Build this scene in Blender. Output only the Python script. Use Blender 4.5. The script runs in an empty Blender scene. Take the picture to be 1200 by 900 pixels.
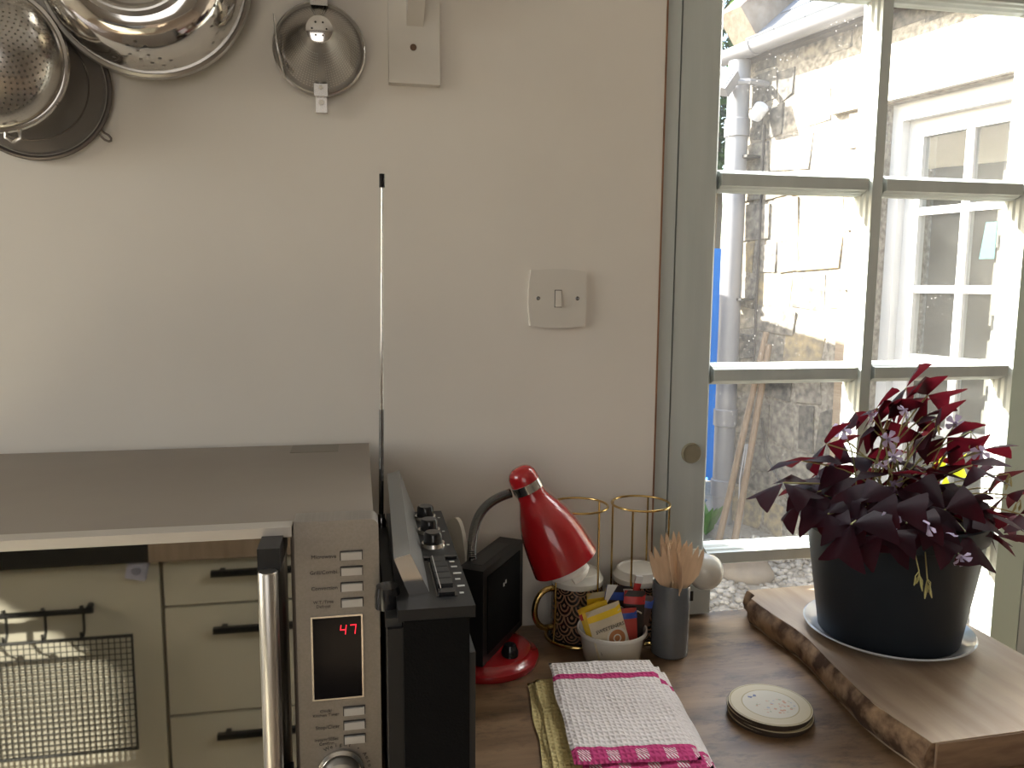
import bpy, bmesh, math, random
from mathutils import Vector, Matrix, Euler, noise
random.seed(11)
S = bpy.context.scene
COL = S.collection
PI = math.pi
R = math.radians

# ------------------------------------------------------------------ camera, sky, sun, area lights, exposure
CAM_LOC = Vector((0, -1.16, 1.37)); YAW, PITCH, ROLL = R(10.9), R(7.1), R(0.4)
fw = Vector((math.sin(YAW)*math.cos(PITCH), math.cos(YAW)*math.cos(PITCH), -math.sin(PITCH)))
rt = Vector((math.cos(YAW), -math.sin(YAW), 0)); up = rt.cross(fw)
r2 = math.cos(ROLL)*rt + math.sin(ROLL)*up; u2 = math.cos(ROLL)*up - math.sin(ROLL)*rt
cam = bpy.data.objects.new('camera', bpy.data.cameras.new('camera')); COL.objects.link(cam)
m3 = Matrix((r2, u2, -fw)).transposed()
cam.matrix_world = Matrix.Translation(CAM_LOC) @ m3.to_4x4()
cam.data.sensor_fit = 'HORIZONTAL'; cam.data.sensor_width = 36; cam.data.lens = 930/1200*36
cam.data.clip_start = 0.02; cam.data.clip_end = 200
S.camera = cam
S.view_settings.view_transform = 'Standard'; S.view_settings.look = 'None'
S.view_settings.gamma = 1; S.view_settings.use_curve_mapping = False
S.view_settings.exposure = 0.0
S.cycles.use_denoising = True
S.cycles.max_bounces = 10; S.cycles.transparent_max_bounces = 16
S.cycles.sample_clamp_indirect = 6; S.cycles.caustics_reflective = False; S.cycles.caustics_refractive = False

SUN_AZ, SUN_EL = R(155), R(34)      # azimuth counter-clockwise from +X
TO_SUN = Vector((math.cos(SUN_AZ)*math.cos(SUN_EL), math.sin(SUN_AZ)*math.cos(SUN_EL), math.sin(SUN_EL)))
world = bpy.data.worlds.new('sky'); S.world = world; world.use_nodes = True
wn = world.node_tree.nodes; wl = world.node_tree.links
sky = wn.new('ShaderNodeTexSky'); sky.sky_type = 'NISHITA'; sky.sun_disc = False
sky.sun_elevation = SUN_EL; sky.sun_rotation = PI/2 - SUN_AZ; sky.air_density = 1.2; sky.dust_density = 3.0; sky.ozone_density = 1.0
wn['Background'].inputs[1].default_value = 1.1
wl.new(sky.outputs[0], wn['Background'].inputs[0])
sun = bpy.data.objects.new('sun', bpy.data.lights.new('sun', 'SUN')); COL.objects.link(sun)
sun.data.energy = 44; sun.data.angle = R(0.55); sun.data.color = (1, .95, .86)
sun.rotation_euler = TO_SUN.to_track_quat('Z', 'Y').to_euler()
sun.location = (-4, 4, 5)

def area(name, loc, direction, sx, sy, power, col):
    l = bpy.data.objects.new(name, bpy.data.lights.new(name, 'AREA')); COL.objects.link(l)
    l.data.shape = 'RECTANGLE'; l.data.size = sx; l.data.size_y = sy; l.data.energy = power; l.data.color = col
    l.location = loc; l.rotation_euler = Vector(direction).to_track_quat('-Z', 'Y').to_euler()
    return l
area('window_daylight_left', (-2.66, -1.0, 1.72), (1, 0, -.1), 1.4, 1.2, 16, (1, .965, .91))
area('rear_fill_lamp', (-.5, -3.30, 1.6), (0, 1, -.1), 1.5, 1.1, 11, (1, .965, .92))  # added fill lamp in front of the rear wall, which has no window

area('door_fill_lamp', (1.12, .17, 2.06), (-.12, -.75, -.62), 1.25, .38, 60, (1, .98, .96))  # added fill lamp outside the door top, out of view, to brighten the counter

# ------------------------------------------------------------------ materials
MATS = {}
def mat(name, col, rough=.5, metal=0, c2=None, scale=6, detail=4, stretch=(1, 1, 1), bump=0, bscale=None, bstretch=None,
        coat=0, spec=.5, lo=.35, hi=.65, emit=None, trans=0):
    if name in MATS: return MATS[name]
    m = bpy.data.materials.new(name); m.use_nodes = True; MATS[name] = m
    n = m.node_tree.nodes; l = m.node_tree.links; b = n['Principled BSDF']
    b.inputs['Base Color'].default_value = (*col, 1); b.inputs['Roughness'].default_value = rough
    b.inputs['Metallic'].default_value = metal; b.inputs['Coat Weight'].default_value = coat
    b.inputs['Specular IOR Level'].default_value = spec
    if trans: b.inputs['Transmission Weight'].default_value = trans
    if emit:
        b.inputs['Emission Color'].default_value = (*emit[:3], 1); b.inputs['Emission Strength'].default_value = emit[3]
    if c2 or bump: tc = n.new('ShaderNodeTexCoord')
    if c2:
        mp = n.new('ShaderNodeMapping'); mp.inputs['Scale'].default_value = stretch
        l.new(tc.outputs['Object'], mp.inputs[0])
        t = n.new('ShaderNodeTexNoise'); t.inputs['Scale'].default_value = scale; t.inputs['Detail'].default_value = detail
        l.new(mp.outputs[0], t.inputs['Vector'])
        r = n.new('ShaderNodeValToRGB'); r.color_ramp.elements[0].position = lo; r.color_ramp.elements[1].position = hi
        r.color_ramp.elements[0].color = (*col, 1); r.color_ramp.elements[1].color = (*c2, 1)
        l.new(t.outputs['Fac'], r.inputs[0]); l.new(r.outputs[0], b.inputs['Base Color'])
    if bump:
        mp2 = n.new('ShaderNodeMapping'); mp2.inputs['Scale'].default_value = bstretch or (1, 1, 1)
        l.new(tc.outputs['Object'], mp2.inputs[0])
        t2 = n.new('ShaderNodeTexNoise'); t2.inputs['Scale'].default_value = bscale or 60; t2.inputs['Detail'].default_value = 3
        l.new(mp2.outputs[0], t2.inputs['Vector'])
        bp = n.new('ShaderNodeBump'); bp.inputs['Strength'].default_value = bump; bp.inputs['Distance'].default_value = .002
        l.new(t2.outputs['Fac'], bp.inputs['Height']); l.new(bp.outputs[0], b.inputs['Normal'])
    return m

def nodes_of(m): return m.node_tree.nodes, m.node_tree.links, m.node_tree.nodes['Principled BSDF']

M_wall = mat('wall_plaster', (.66, .62, .565), .75, c2=(.71, .67, .615), scale=2.2, detail=6, bump=.25, bscale=14)
M_white = mat('white_paint', (.60, .57, .52), .5, c2=(.64, .61, .56), scale=9, bump=.1, bscale=40)
M_frame = mat('door_paint', (.43, .46, .445), .45, c2=(.48, .51, .49), scale=5, stretch=(6, 6, .6), bump=.12, bscale=30, bstretch=(4, 4, .4))
M_sage = mat('sage_paint', (.52, .60, .52), .45)
M_barewood = mat('bare_wood_edge', (.16, .07, .035), .6, c2=(.26, .13, .07), scale=12)
M_dark = mat('dark_gap', (.02, .017, .014), .8)
M_ceil = mat('ceiling_white', (.62, .61, .58), .8)
M_rear = mat('rear_wall_brown', (.22, .19, .16), .8)
M_floor = mat('floor_tile', (.28, .21, .15), .5, c2=(.34, .26, .19), scale=3)
M_counter = mat('counter_wood', (.12, .066, .030), .38, c2=(.30, .19, .105), scale=5, detail=8, spec=1.0, stretch=(1.2, 7, 1), bump=.15, bscale=30, bstretch=(1, 8, 1), lo=.3, hi=.72)
def add_scratches(m):
    n, l, b = nodes_of(m)
    src = b.inputs['Base Color'].links[0].from_socket
    tc = n.new('ShaderNodeTexCoord'); v = n.new('ShaderNodeTexNoise'); v.inputs['Scale'].default_value = 22; v.inputs['Detail'].default_value = 9; v.inputs['Roughness'].default_value = .7
    mp = n.new('ShaderNodeMapping'); mp.inputs['Scale'].default_value = (1, 2.2, 1); mp.inputs['Rotation'].default_value = (0, 0, .5)
    l.new(tc.outputs['Object'], mp.inputs[0]); l.new(mp.outputs[0], v.inputs['Vector'])
    r = n.new('ShaderNodeValToRGB'); r.color_ramp.elements[0].position = .50; r.color_ramp.elements[1].position = .68
    r.color_ramp.elements[0].color = (1, 1, 1, 1); r.color_ramp.elements[1].color = (.35, .3, .27, 1)
    l.new(v.outputs['Fac'], r.inputs[0])
    mx = n.new('ShaderNodeMix'); mx.data_type = 'RGBA'; mx.blend_type = 'MULTIPLY'; mx.inputs[0].default_value = .95
    l.new(src, mx.inputs[6]); l.new(r.outputs[0], mx.inputs[7]); l.new(mx.outputs[2], b.inputs['Base Color'])
add_scratches(M_counter)
M_board = mat('board_wood', (.30, .21, .14), .5, spec=.9, c2=(.42, .32, .23), scale=6, detail=8, stretch=(7, 1, 1), bump=.12, bscale=30, bstretch=(9, 1, 1))
M_bark = mat('board_bark', (.07, .035, .018), .9, c2=(.38, .25, .15), scale=30, detail=5, bump=.9, bscale=45, lo=.42, hi=.62)
M_trim = mat('trim_steel', (.50, .47, .43), .4, .6)
M_steel = mat('brushed_steel', (.27, .25, .225), .42, .75, c2=(.30, .275, .25), scale=8, stretch=(60, 1, 60), bump=.02, bscale=200)
M_steeltop = mat('steel_top', (.25, .215, .185), .5, .45, c2=(.28, .245, .21), scale=5, detail=6)
M_bright = mat('bright_steel', (.62, .60, .56), .22, 1)
M_satin = mat('satin_steel', (.55, .53, .50), .32, 1, bump=.05, bscale=30, bstretch=(60, 60, 1))
M_polish = mat('polished_steel', (.66, .64, .61), .11, 1, c2=(.74, .72, .69), scale=7)
M_dullsteel = mat('dull_steel', (.50, .475, .44), .26, 1, c2=(.58, .555, .52), scale=18)
M_sievemetal = mat('sieve_rim_metal', (.16, .14, .13), .4, .9)
M_glassblack = mat('mirrored_black_glass', (.25, .245, .23), .025, 1)
M_black = mat('black_plastic', (.010, .010, .011), .45, spec=.35)
M_blacktex = mat('black_textured', (.003, .003, .0035), .75, bump=.3, bscale=500, spec=.12)
M_gloss = mat('black_gloss', (.012, .012, .014), .15)
M_grey = mat('grey_plastic', (.03, .03, .03), .45, spec=.35)
M_silver = mat('silver_plastic', (.50, .49, .48), .35, .3)
M_screen = mat('display_glass', (.003, .003, .005), .12, spec=.12)
M_led = mat('red_led', (.2, .0, .01), .5, emit=(1, .02, .04, 2.2))
M_ink = mat('dark_print', (.035, .03, .028), .6)
M_print = mat('pale_print', (.5, .5, .48), .6)
M_redlamp = mat('red_enamel', (.36, .008, .012), .22, coat=.6)
M_chrome = mat('chrome', (.62, .61, .6), .12, 1)
M_darkchrome = mat('dark_chrome', (.20, .20, .20), .22, 1)
M_bulb = mat('bulb_white', (.82, .80, .74), .35)
M_brass = mat('brass_wire', (.62, .43, .16), .22, 1)
M_mugwhite = mat('mug_white', (.76, .74, .69), .25, coat=.4)
M_ramekin = mat('ramekin_glaze', (.68, .66, .62), .22, coat=.5)
M_cup = mat('slate_glaze', (.115, .125, .14), .25, c2=(.145, .155, .17), scale=14, coat=.4)
M_fork = mat('birch', (.62, .44, .29), .6, c2=(.72, .53, .36), scale=20, stretch=(8, 8, 1))
M_potblack = mat('pot_black', (.009, .013, .019), .5, spec=.3, bump=.05, bscale=30)
M_soil = mat('soil', (.03, .022, .016), .95, bump=1, bscale=60)
M_saucer = mat('saucer_white', (.55, .58, .62), .2, coat=.5)
M_stem = mat('stem_green', (.34, .26, .10), .5, c2=(.30, .32, .12), scale=9)
M_cork = mat('cork', (.30, .19, .10), .8, c2=(.20, .12, .06), scale=90)
M_stoneside = mat('dark_edge', (.05, .035, .025), .7)
M_porcelain = mat('porcelain', (.76, .74, .68), .25, coat=.5, c2=(.70, .68, .62), scale=30)
M_buttonwood = mat('olive_cap', (.22, .19, .13), .5, c2=(.27, .24, .17), scale=30)
M_cream = mat('cabinet_cream', (.68, .64, .52), .45)
M_pale = mat('pale_lavender_plastic', (.55, .55, .68), .4)
M_ivory = mat('ivory_plastic', (.60, .56, .48), .4)
M_switch = mat('switch_plastic', (.62, .585, .53), .35)
# outside
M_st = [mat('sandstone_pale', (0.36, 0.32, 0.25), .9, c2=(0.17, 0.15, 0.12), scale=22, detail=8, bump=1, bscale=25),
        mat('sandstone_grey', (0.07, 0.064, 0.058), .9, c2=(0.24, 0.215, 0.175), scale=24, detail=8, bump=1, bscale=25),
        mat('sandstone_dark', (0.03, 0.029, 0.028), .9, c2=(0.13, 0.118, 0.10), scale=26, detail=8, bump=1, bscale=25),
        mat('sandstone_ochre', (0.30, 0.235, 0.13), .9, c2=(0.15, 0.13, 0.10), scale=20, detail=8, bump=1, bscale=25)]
M_quoin = mat('dressed_sandstone', (0.21, 0.155, 0.105), .9, c2=(0.25, 0.195, 0.14), scale=5, stretch=(1, 1, 14), bump=.8, bscale=14, bstretch=(1, 1, 14))
M_mortar = mat('mortar', (0.26, 0.235, 0.20), .95, c2=(0.12, 0.108, 0.088), scale=40, bump=1, bscale=40)
M_render = mat('pale_lintel', (0.4, 0.39, 0.36), .8, c2=(0.37, 0.355, 0.32), scale=4)
M_upvc = mat('upvc_white', (0.19, 0.19, 0.205), .4)
M_outwin = mat('outside_window_white', (0.4, 0.4, 0.4), .4)
M_slate = mat('slate_blue', (0.11, 0.125, 0.16), .6, c2=(0.15, 0.165, 0.19), scale=6)
M_skew = mat('skew_stone', (0.21, 0.16, 0.12), .95, c2=(0.26, 0.21, 0.165), scale=20, bump=1, bscale=40)
M_blue = mat('blue_paint', (.012, .15, .50), .5, c2=(.02, .18, .56), scale=6, stretch=(8, 8, .6))
M_cane = mat('cane_wood', (0.18, 0.122, 0.0775), .7, c2=(0.135, 0.09, 0.0525), scale=14, stretch=(6, 6, .8))
M_ground = mat('gravel_bed', (0.15, 0.13, 0.1), .95, c2=(0.21, 0.185, 0.15), scale=60, bump=1, bscale=80)
M_peb = mat('pebble', (0.15, 0.13, 0.105), .8, c2=(0.31, 0.28, 0.235), scale=9, detail=1)
M_boulder = mat('boulder', (0.17, 0.135, 0.1), .9, c2=(0.125, 0.1, 0.08), scale=14, bump=1, bscale=30)
M_leafgreen = mat('tree_leaf', (.07, .14, .03), .5, c2=(.12, .20, .05), scale=2)
M_weed = mat('weed_green', (0.05, 0.15, 0.02), .5)
M_sheet = mat('blue_sheet', (0.15, 0.21, 0.31), .4)
M_trunk = mat('tree_bark', (.12, .09, .06), .9, bump=1, bscale=20)
M_winglass_dark = mat('outside_glass', (.16, .145, .125), .08, spec=.6)
M_curtain = mat('curtain_grey', (.13, .125, .12), .8, c2=(.19, .185, .18), scale=3, stretch=(14, 14, .3))
M_teal = mat('teal_paper', (.03, .12, .13), .6)

def glass_mat():
    m = bpy.data.materials.new('window_glass'); m.use_nodes = True
    n = m.node_tree.nodes; l = m.node_tree.links; n.remove(n['Principled BSDF']); out = n['Material Output']
    tr = n.new('ShaderNodeBsdfTransparent'); tr.inputs[0].default_value = (.95, .96, .95, 1)
    gl = n.new('ShaderNodeBsdfGlossy'); gl.inputs['Roughness'].default_value = .02
    fr = n.new('ShaderNodeFresnel'); fr.inputs[0].default_value = 1.35
    mx = n.new('ShaderNodeMixShader'); ge = n.new('ShaderNodeNewGeometry'); nb = n.new('ShaderNodeMath'); nb.operation = 'SUBTRACT'; nb.inputs[0].default_value = 1; l.new(ge.outputs['Backfacing'], nb.inputs[1])
    fm = n.new('ShaderNodeMath'); fm.operation = 'MULTIPLY'; l.new(fr.outputs[0], fm.inputs[0]); l.new(nb.outputs[0], fm.inputs[1])
    l.new(fm.outputs[0], mx.inputs[0]); l.new(tr.outputs[0], mx.inputs[1]); l.new(gl.outputs[0], mx.inputs[2])
    # dust: a thin film and dried drops
    df = n.new('ShaderNodeBsdfDiffuse'); df.inputs[0].default_value = (.8, .8, .78, 1)
    tl = n.new('ShaderNodeBsdfTranslucent'); tl.inputs[0].default_value = (.85, .83, .8, 1)
    ds = n.new('ShaderNodeMixShader'); ds.inputs[0].default_value = .6; l.new(df.outputs[0], ds.inputs[1]); l.new(tl.outputs[0], ds.inputs[2])
    tc = n.new('ShaderNodeTexCoord')
    vo = n.new('ShaderNodeTexVoronoi'); vo.inputs['Scale'].default_value = 110; l.new(tc.outputs['Object'], vo.inputs['Vector'])
    mr = n.new('ShaderNodeMapRange'); mr.inputs[1].default_value = .06; mr.inputs[2].default_value = .16; mr.inputs[3].default_value = .5; mr.inputs[4].default_value = 0
    l.new(vo.outputs['Distance'], mr.inputs[0])
    no = n.new('ShaderNodeTexNoise'); no.inputs['Scale'].default_value = 9; no.inputs['Detail'].default_value = 5; l.new(tc.outputs['Object'], no.inputs['Vector'])
    m2 = n.new('ShaderNodeMapRange'); m2.inputs[1].default_value = .5; m2.inputs[2].default_value = .75; m2.inputs[3].default_value = 0; m2.inputs[4].default_value = 1
    l.new(no.outputs['Fac'], m2.inputs[0])
    mul = n.new('ShaderNodeMath'); mul.operation = 'MULTIPLY'; l.new(mr.outputs[0], mul.inputs[0]); l.new(m2.outputs[0], mul.inputs[1])
    m3_ = n.new('ShaderNodeMath'); m3_.operation = 'MULTIPLY_ADD'; m3_.inputs[1].default_value = .022; m3_.inputs[2].default_value = .004; l.new(no.outputs['Fac'], m3_.inputs[0])
    ad = n.new('ShaderNodeMath'); ad.operation = 'ADD'; ad.use_clamp = True; l.new(mul.outputs[0], ad.inputs[0]); l.new(m3_.outputs[0], ad.inputs[1])
    mm = n.new('ShaderNodeMixShader'); l.new(ad.outputs[0], mm.inputs[0]); l.new(mx.outputs[0], mm.inputs[1]); l.new(ds.outputs[0], mm.inputs[2])
    l.new(mm.outputs[0], out.inputs[0])
    return m
M_glass = glass_mat()

def leaf_mat(name, col, tcol, mixf=.5, rough=.4):
    m = bpy.data.materials.new(name); m.use_nodes = True
    n, l, b = nodes_of(m); out = n['Material Output']
    b.inputs['Base Color'].default_value = (*col, 1); b.inputs['Roughness'].default_value = rough; b.inputs['Specular IOR Level'].default_value = .22
    t = n.new('ShaderNodeBsdfTranslucent'); t.inputs[0].default_value = (*tcol, 1)
    mx = n.new('ShaderNodeMixShader'); mx.inputs[0].default_value = mixf
    l.new(b.outputs[0], mx.inputs[1]); l.new(t.outputs[0], mx.inputs[2]); l.new(mx.outputs[0], out.inputs[0])
    return m
M_ox = leaf_mat('oxalis_purple', (.016, .005, .013), (.115, .006, .012), .48, .6)
M_oxy = leaf_mat('oxalis_yellow', (.45, .50, .03), (.70, .75, .04), .6)
M_petal = leaf_mat('petal_lilac', (.50, .42, .58), (.5, .43, .6), .4)
M_treeleaf = leaf_mat('tree_foliage', (.018, .045, .010), (.04, .10, .016), .4)

def mesh_mat():     # fine wire mesh of the strainer: woven wires with the open gaps between them
    m = bpy.data.materials.new('woven_wire'); m.use_nodes = True
    n, l, b = nodes_of(m); out = n['Material Output']
    b.inputs['Base Color'].default_value = (.10, .085, .075, 1); b.inputs['Metallic'].default_value = .6; b.inputs['Roughness'].default_value = .4
    tc = n.new('ShaderNodeTexCoord'); sp = n.new('ShaderNodeSeparateXYZ'); l.new(tc.outputs['Object'], sp.inputs[0])
    outs = []
    for k in (0, 2):
        a = n.new('ShaderNodeMath'); a.operation = 'MULTIPLY'; a.inputs[1].default_value = 1700; l.new(sp.outputs[k], a.inputs[0])
        f = n.new('ShaderNodeMath'); f.operation = 'FRACT'; l.new(a.outputs[0], f.inputs[0])
        g = n.new('ShaderNodeMath'); g.operation = 'GREATER_THAN'; g.inputs[1].default_value = .42; l.new(f.outputs[0], g.inputs[0]); outs.append(g)
    mu = n.new('ShaderNodeMath'); mu.operation = 'MULTIPLY'; l.new(outs[0].outputs[0], mu.inputs[0]); l.new(outs[1].outputs[0], mu.inputs[1])
    t = n.new('ShaderNodeBsdfTransparent'); mx = n.new('ShaderNodeMixShader')
    l.new(mu.outputs[0], mx.inputs[0]); l.new(b.outputs[0], mx.inputs[1]); l.new(t.outputs[0], mx.inputs[2]); l.new(mx.outputs[0], out.inputs[0])
    return m
M_mesh = mesh_mat()

def mathn(n, l, op, a, b_=None, c=None):
    x = n.new('ShaderNodeMath'); x.operation = op
    for i, v in enumerate((a, b_, c)):
        if v is None: continue
        if isinstance(v, (int, float)): x.inputs[i].default_value = v
        else: l.new(v, x.inputs[i])
    return x.outputs[0]

def mug_mat():      # black mug with gold fan scallops
    m = mat('scallop_glaze', (.02, .014, .012), .22, coat=.4); n, l, b = nodes_of(m)
    tc = n.new('ShaderNodeTexCoord'); sp = n.new('ShaderNodeSeparateXYZ'); l.new(tc.outputs['UV'], sp.inputs[0])
    u = mathn(n, l, 'MULTIPLY', sp.outputs[0], 10); v = mathn(n, l, 'MULTIPLY', sp.outputs[1], 6)
    row = mathn(n, l, 'FLOOR', v); off = mathn(n, l, 'MULTIPLY', mathn(n, l, 'MODULO', row, 2), .5)
    fx = mathn(n, l, 'SUBTRACT', mathn(n, l, 'FRACT', mathn(n, l, 'ADD', u, off)), .5)
    fy = mathn(n, l, 'MULTIPLY', mathn(n, l, 'SUBTRACT', 1, mathn(n, l, 'FRACT', v)), .5)
    d = mathn(n, l, 'SQRT', mathn(n, l, 'ADD', mathn(n, l, 'MULTIPLY', fx, fx), mathn(n, l, 'MULTIPLY', fy, fy)))
    ring = mathn(n, l, 'GREATER_THAN', mathn(n, l, 'SINE', mathn(n, l, 'MULTIPLY', d, 30)), .30)
    mx = n.new('ShaderNodeMix'); mx.data_type = 'RGBA'; l.new(ring, mx.inputs[0])
    mx.inputs[6].default_value = (.016, .012, .012, 1); mx.inputs[7].default_value = (.34, .20, .12, 1)
    l.new(mx.outputs[2], b.inputs['Base Color'])
    return m
M_mug = mug_mat()

def coaster_mat():  # cream border, thin tan line, floral spray on a whiter middle
    m = mat('floral_print', (.6, .55, .42), .35); n, l, b = nodes_of(m)
    tc = n.new('ShaderNodeTexCoord'); sp = n.new('ShaderNodeSeparateXYZ'); l.new(tc.outputs['Object'], sp.inputs[0])
    d = mathn(n, l, 'SQRT', mathn(n, l, 'ADD', mathn(n, l, 'MULTIPLY', sp.outputs[0], sp.outputs[0]), mathn(n, l, 'MULTIPLY', sp.outputs[1], sp.outputs[1])))
    r = n.new('ShaderNodeValToRGB'); cr = r.color_ramp; cr.interpolation = 'CONSTANT'
    cr.elements[0].color = (.60, .56, .47, 1); cr.elements[1].position = .66; cr.elements[1].color = (.40, .33, .18, 1)
    for p, c in ((.69, (.58, .51, .36, 1)), (.94, (.36, .29, .15, 1)), (.97, (.55, .48, .33, 1))):
        e = cr.elements.new(p); e.color = c
    l.new(mathn(n, l, 'DIVIDE', d, .05), r.inputs[0])
    vo = n.new('ShaderNodeTexVoronoi'); vo.inputs['Scale'].default_value = 210; l.new(tc.outputs['Object'], vo.inputs['Vector'])
    spot = mathn(n, l, 'LESS_THAN', vo.outputs['Distance'], .42)
    dx = mathn(n, l, 'SUBTRACT', sp.outputs[0], .004); dy = mathn(n, l, 'ADD', sp.outputs[1], .006)
    dd = mathn(n, l, 'SQRT', mathn(n, l, 'ADD', mathn(n, l, 'MULTIPLY', dx, dx), mathn(n, l, 'MULTIPLY', mathn(n, l, 'MULTIPLY', dy, dy), 2.2)))
    no = n.new('ShaderNodeTexNoise'); no.inputs['Scale'].default_value = 70; l.new(tc.outputs['Object'], no.inputs['Vector'])
    inside = mathn(n, l, 'MULTIPLY', mathn(n, l, 'LESS_THAN', dd, .025), mathn(n, l, 'GREATER_THAN', no.outputs['Fac'], .44))
    fac = mathn(n, l, 'MULTIPLY', mathn(n, l, 'MULTIPLY', spot, inside), .75)
    sep = n.new('ShaderNodeSeparateColor'); l.new(vo.outputs['Color'], sep.inputs[0])
    r2_ = n.new('ShaderNodeValToRGB'); c2 = r2_.color_ramp; c2.interpolation = 'CONSTANT'
    c2.elements[0].color = (.52, .22, .12, 1); c2.elements[1].position = .35; c2.elements[1].color = (.30, .34, .22, 1)
    for p, c in ((.55, (.30, .36, .46, 1)), (.75, (.58, .40, .30, 1))):
        e = c2.elements.new(p); e.color = c
    l.new(sep.outputs[0], r2_.inputs[0])
    mx = n.new('ShaderNodeMix'); mx.data_type = 'RGBA'; l.new(fac, mx.inputs[0]); l.new(r.outputs[0], mx.inputs[6]); l.new(r2_.outputs[0], mx.inputs[7])
    l.new(mx.outputs[2], b.inputs['Base Color'])
    return m
M_coaster = coaster_mat()

def towel_mat(name, base, stripes):   # waffle weave with woven stripes across the length (object Y)
    m = mat(name, base, .95, spec=.1); n, l, b = nodes_of(m)
    tc = n.new('ShaderNodeTexCoord'); sp = n.new('ShaderNodeSeparateXYZ'); l.new(tc.outputs['Object'], sp.inputs[0])
    wx = mathn(n, l, 'SINE', mathn(n, l, 'MULTIPLY', sp.outputs[0], 1050)); wy = mathn(n, l, 'SINE', mathn(n, l, 'MULTIPLY', sp.outputs[1], 800))
    h = mathn(n, l, 'MAXIMUM', wx, wy)
    no = n.new('ShaderNodeTexNoise'); no.inputs['Scale'].default_value = 70; l.new(tc.outputs['Object'], no.inputs['Vector'])
    hh = mathn(n, l, 'ADD', mathn(n, l, 'MULTIPLY', h, .5), mathn(n, l, 'MULTIPLY', no.outputs['Fac'], 3.2))
    bp = n.new('ShaderNodeBump'); bp.inputs['Strength'].default_value = .75; bp.inputs['Distance'].default_value = .0022
    l.new(hh, bp.inputs['Height']); l.new(bp.outputs[0], b.inputs['Normal'])
    col = None
    for y0, y1, c, dashed in stripes:
        f = mathn(n, l, 'MULTIPLY', mathn(n, l, 'GREATER_THAN', sp.outputs[1], y0), mathn(n, l, 'LESS_THAN', sp.outputs[1], y1))
        if dashed:
            cell = mathn(n, l, 'FRACT', mathn(n, l, 'MULTIPLY', sp.outputs[0], 32)); g = mathn(n, l, 'LESS_THAN', cell, .42)
            yy = mathn(n, l, 'LESS_THAN', mathn(n, l, 'ABSOLUTE', mathn(n, l, 'SUBTRACT', sp.outputs[1], (y0+y1)/2)), (y1-y0)*.30)
            st = mathn(n, l, 'GREATER_THAN', mathn(n, l, 'SINE', mathn(n, l, 'MULTIPLY', mathn(n, l, 'ADD', sp.outputs[0], mathn(n, l, 'MULTIPLY', sp.outputs[1], .8)), 1700)), 0)
            f = mathn(n, l, 'MULTIPLY', f, mathn(n, l, 'SUBTRACT', 1, mathn(n, l, 'MULTIPLY', mathn(n, l, 'MULTIPLY', g, yy), st)))
        mx = n.new('ShaderNodeMix'); mx.data_type = 'RGBA'; l.new(f, mx.inputs[0])
        if col is None: mx.inputs[6].default_value = (*base, 1)
        else: l.new(col, mx.inputs[6])
        mx.inputs[7].default_value = (*c, 1); col = mx.outputs[2]
    if col is not None: l.new(col, b.inputs['Base Color'])
    return m
PINK = (.50, .06, .19)
M_towel = towel_mat('white_waffle', (.74, .69, .68), [(.062, .074, PINK, False), (-.116, -.088, PINK, True)])
M_ytowel = towel_mat('yellow_cotton', (.70, .58, .28), [])
def wrap_mat(name, col): return mat(name, col, .28, c2=tuple(min(1, x*1.25+.01) for x in col), scale=25, bump=.3, bscale=60)

# ------------------------------------------------------------------ mesh helpers
def B(): return bmesh.new()
def obj(name, bm, material, parent=None, smooth=False, loc=None, rot=None, bevel=0, bseg=2, kind=None):
    if bevel:
        es = [e for e in bm.edges if len(e.link_faces) == 2 and e.calc_face_angle(0) > .5]
        bmesh.ops.bevel(bm, geom=es, offset=bevel, segments=bseg, affect='EDGES', profile=.5, clamp_overlap=True)
    bmesh.ops.recalc_face_normals(bm, faces=bm.faces)
    me = bpy.data.meshes.new(name); bm.to_mesh(me); bm.free()
    if smooth:
        for p in me.polygons: p.use_smooth = True
        me.set_sharp_from_angle(angle=R(38))
    me.materials.append(material)
    o = bpy.data.objects.new(name, me); COL.objects.link(o)
    if parent is not None: o.parent = parent
    if loc is not None: o.location = loc
    if rot is not None: o.rotation_euler = rot
    if kind: o['kind'] = kind
    return o
def tag(o, label, cat, group=None):
    o['label'] = label; o['category'] = cat
    if group: o['group'] = group
    return o
def thing(name, label, cat, loc=(0, 0, 0), rz=0, group=None, rot=None):
    o = bpy.data.objects.new(name, None); COL.objects.link(o); o.empty_display_size = .05
    o.location = loc; o.rotation_euler = rot or (0, 0, rz)
    return tag(o, label, cat, group)
def structure(name, bm, m, parent=None, **k):
    o = obj(name, bm, m, parent, **k); o['kind'] = 'structure'; return o
def struct_empty(name, loc=(0, 0, 0), rz=0):
    o = bpy.data.objects.new(name, None); COL.objects.link(o); o.location = loc; o.rotation_euler = (0, 0, rz); o['kind'] = 'structure'; return o
def share(name, me, parent, loc=(0, 0, 0), rot=(0, 0, 0), sc=None):
    o = bpy.data.objects.new(name, me); COL.objects.link(o); o.parent = parent; o.location = loc; o.rotation_euler = rot
    if sc: o.scale = sc
    return o
def box(bm, x0, x1, y0, y1, z0, z1, M=None):
    vs = [bm.verts.new((x, y, z)) for x in (x0, x1) for y in (y0, y1) for z in (z0, z1)]
    if M:
        for v in vs: v.co = M @ v.co
    for f in ((0, 1, 3, 2), (4, 6, 7, 5), (0, 4, 5, 1), (2, 3, 7, 6), (0, 2, 6, 4), (1, 5, 7, 3)): bm.faces.new([vs[i] for i in f])
    return vs
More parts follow.
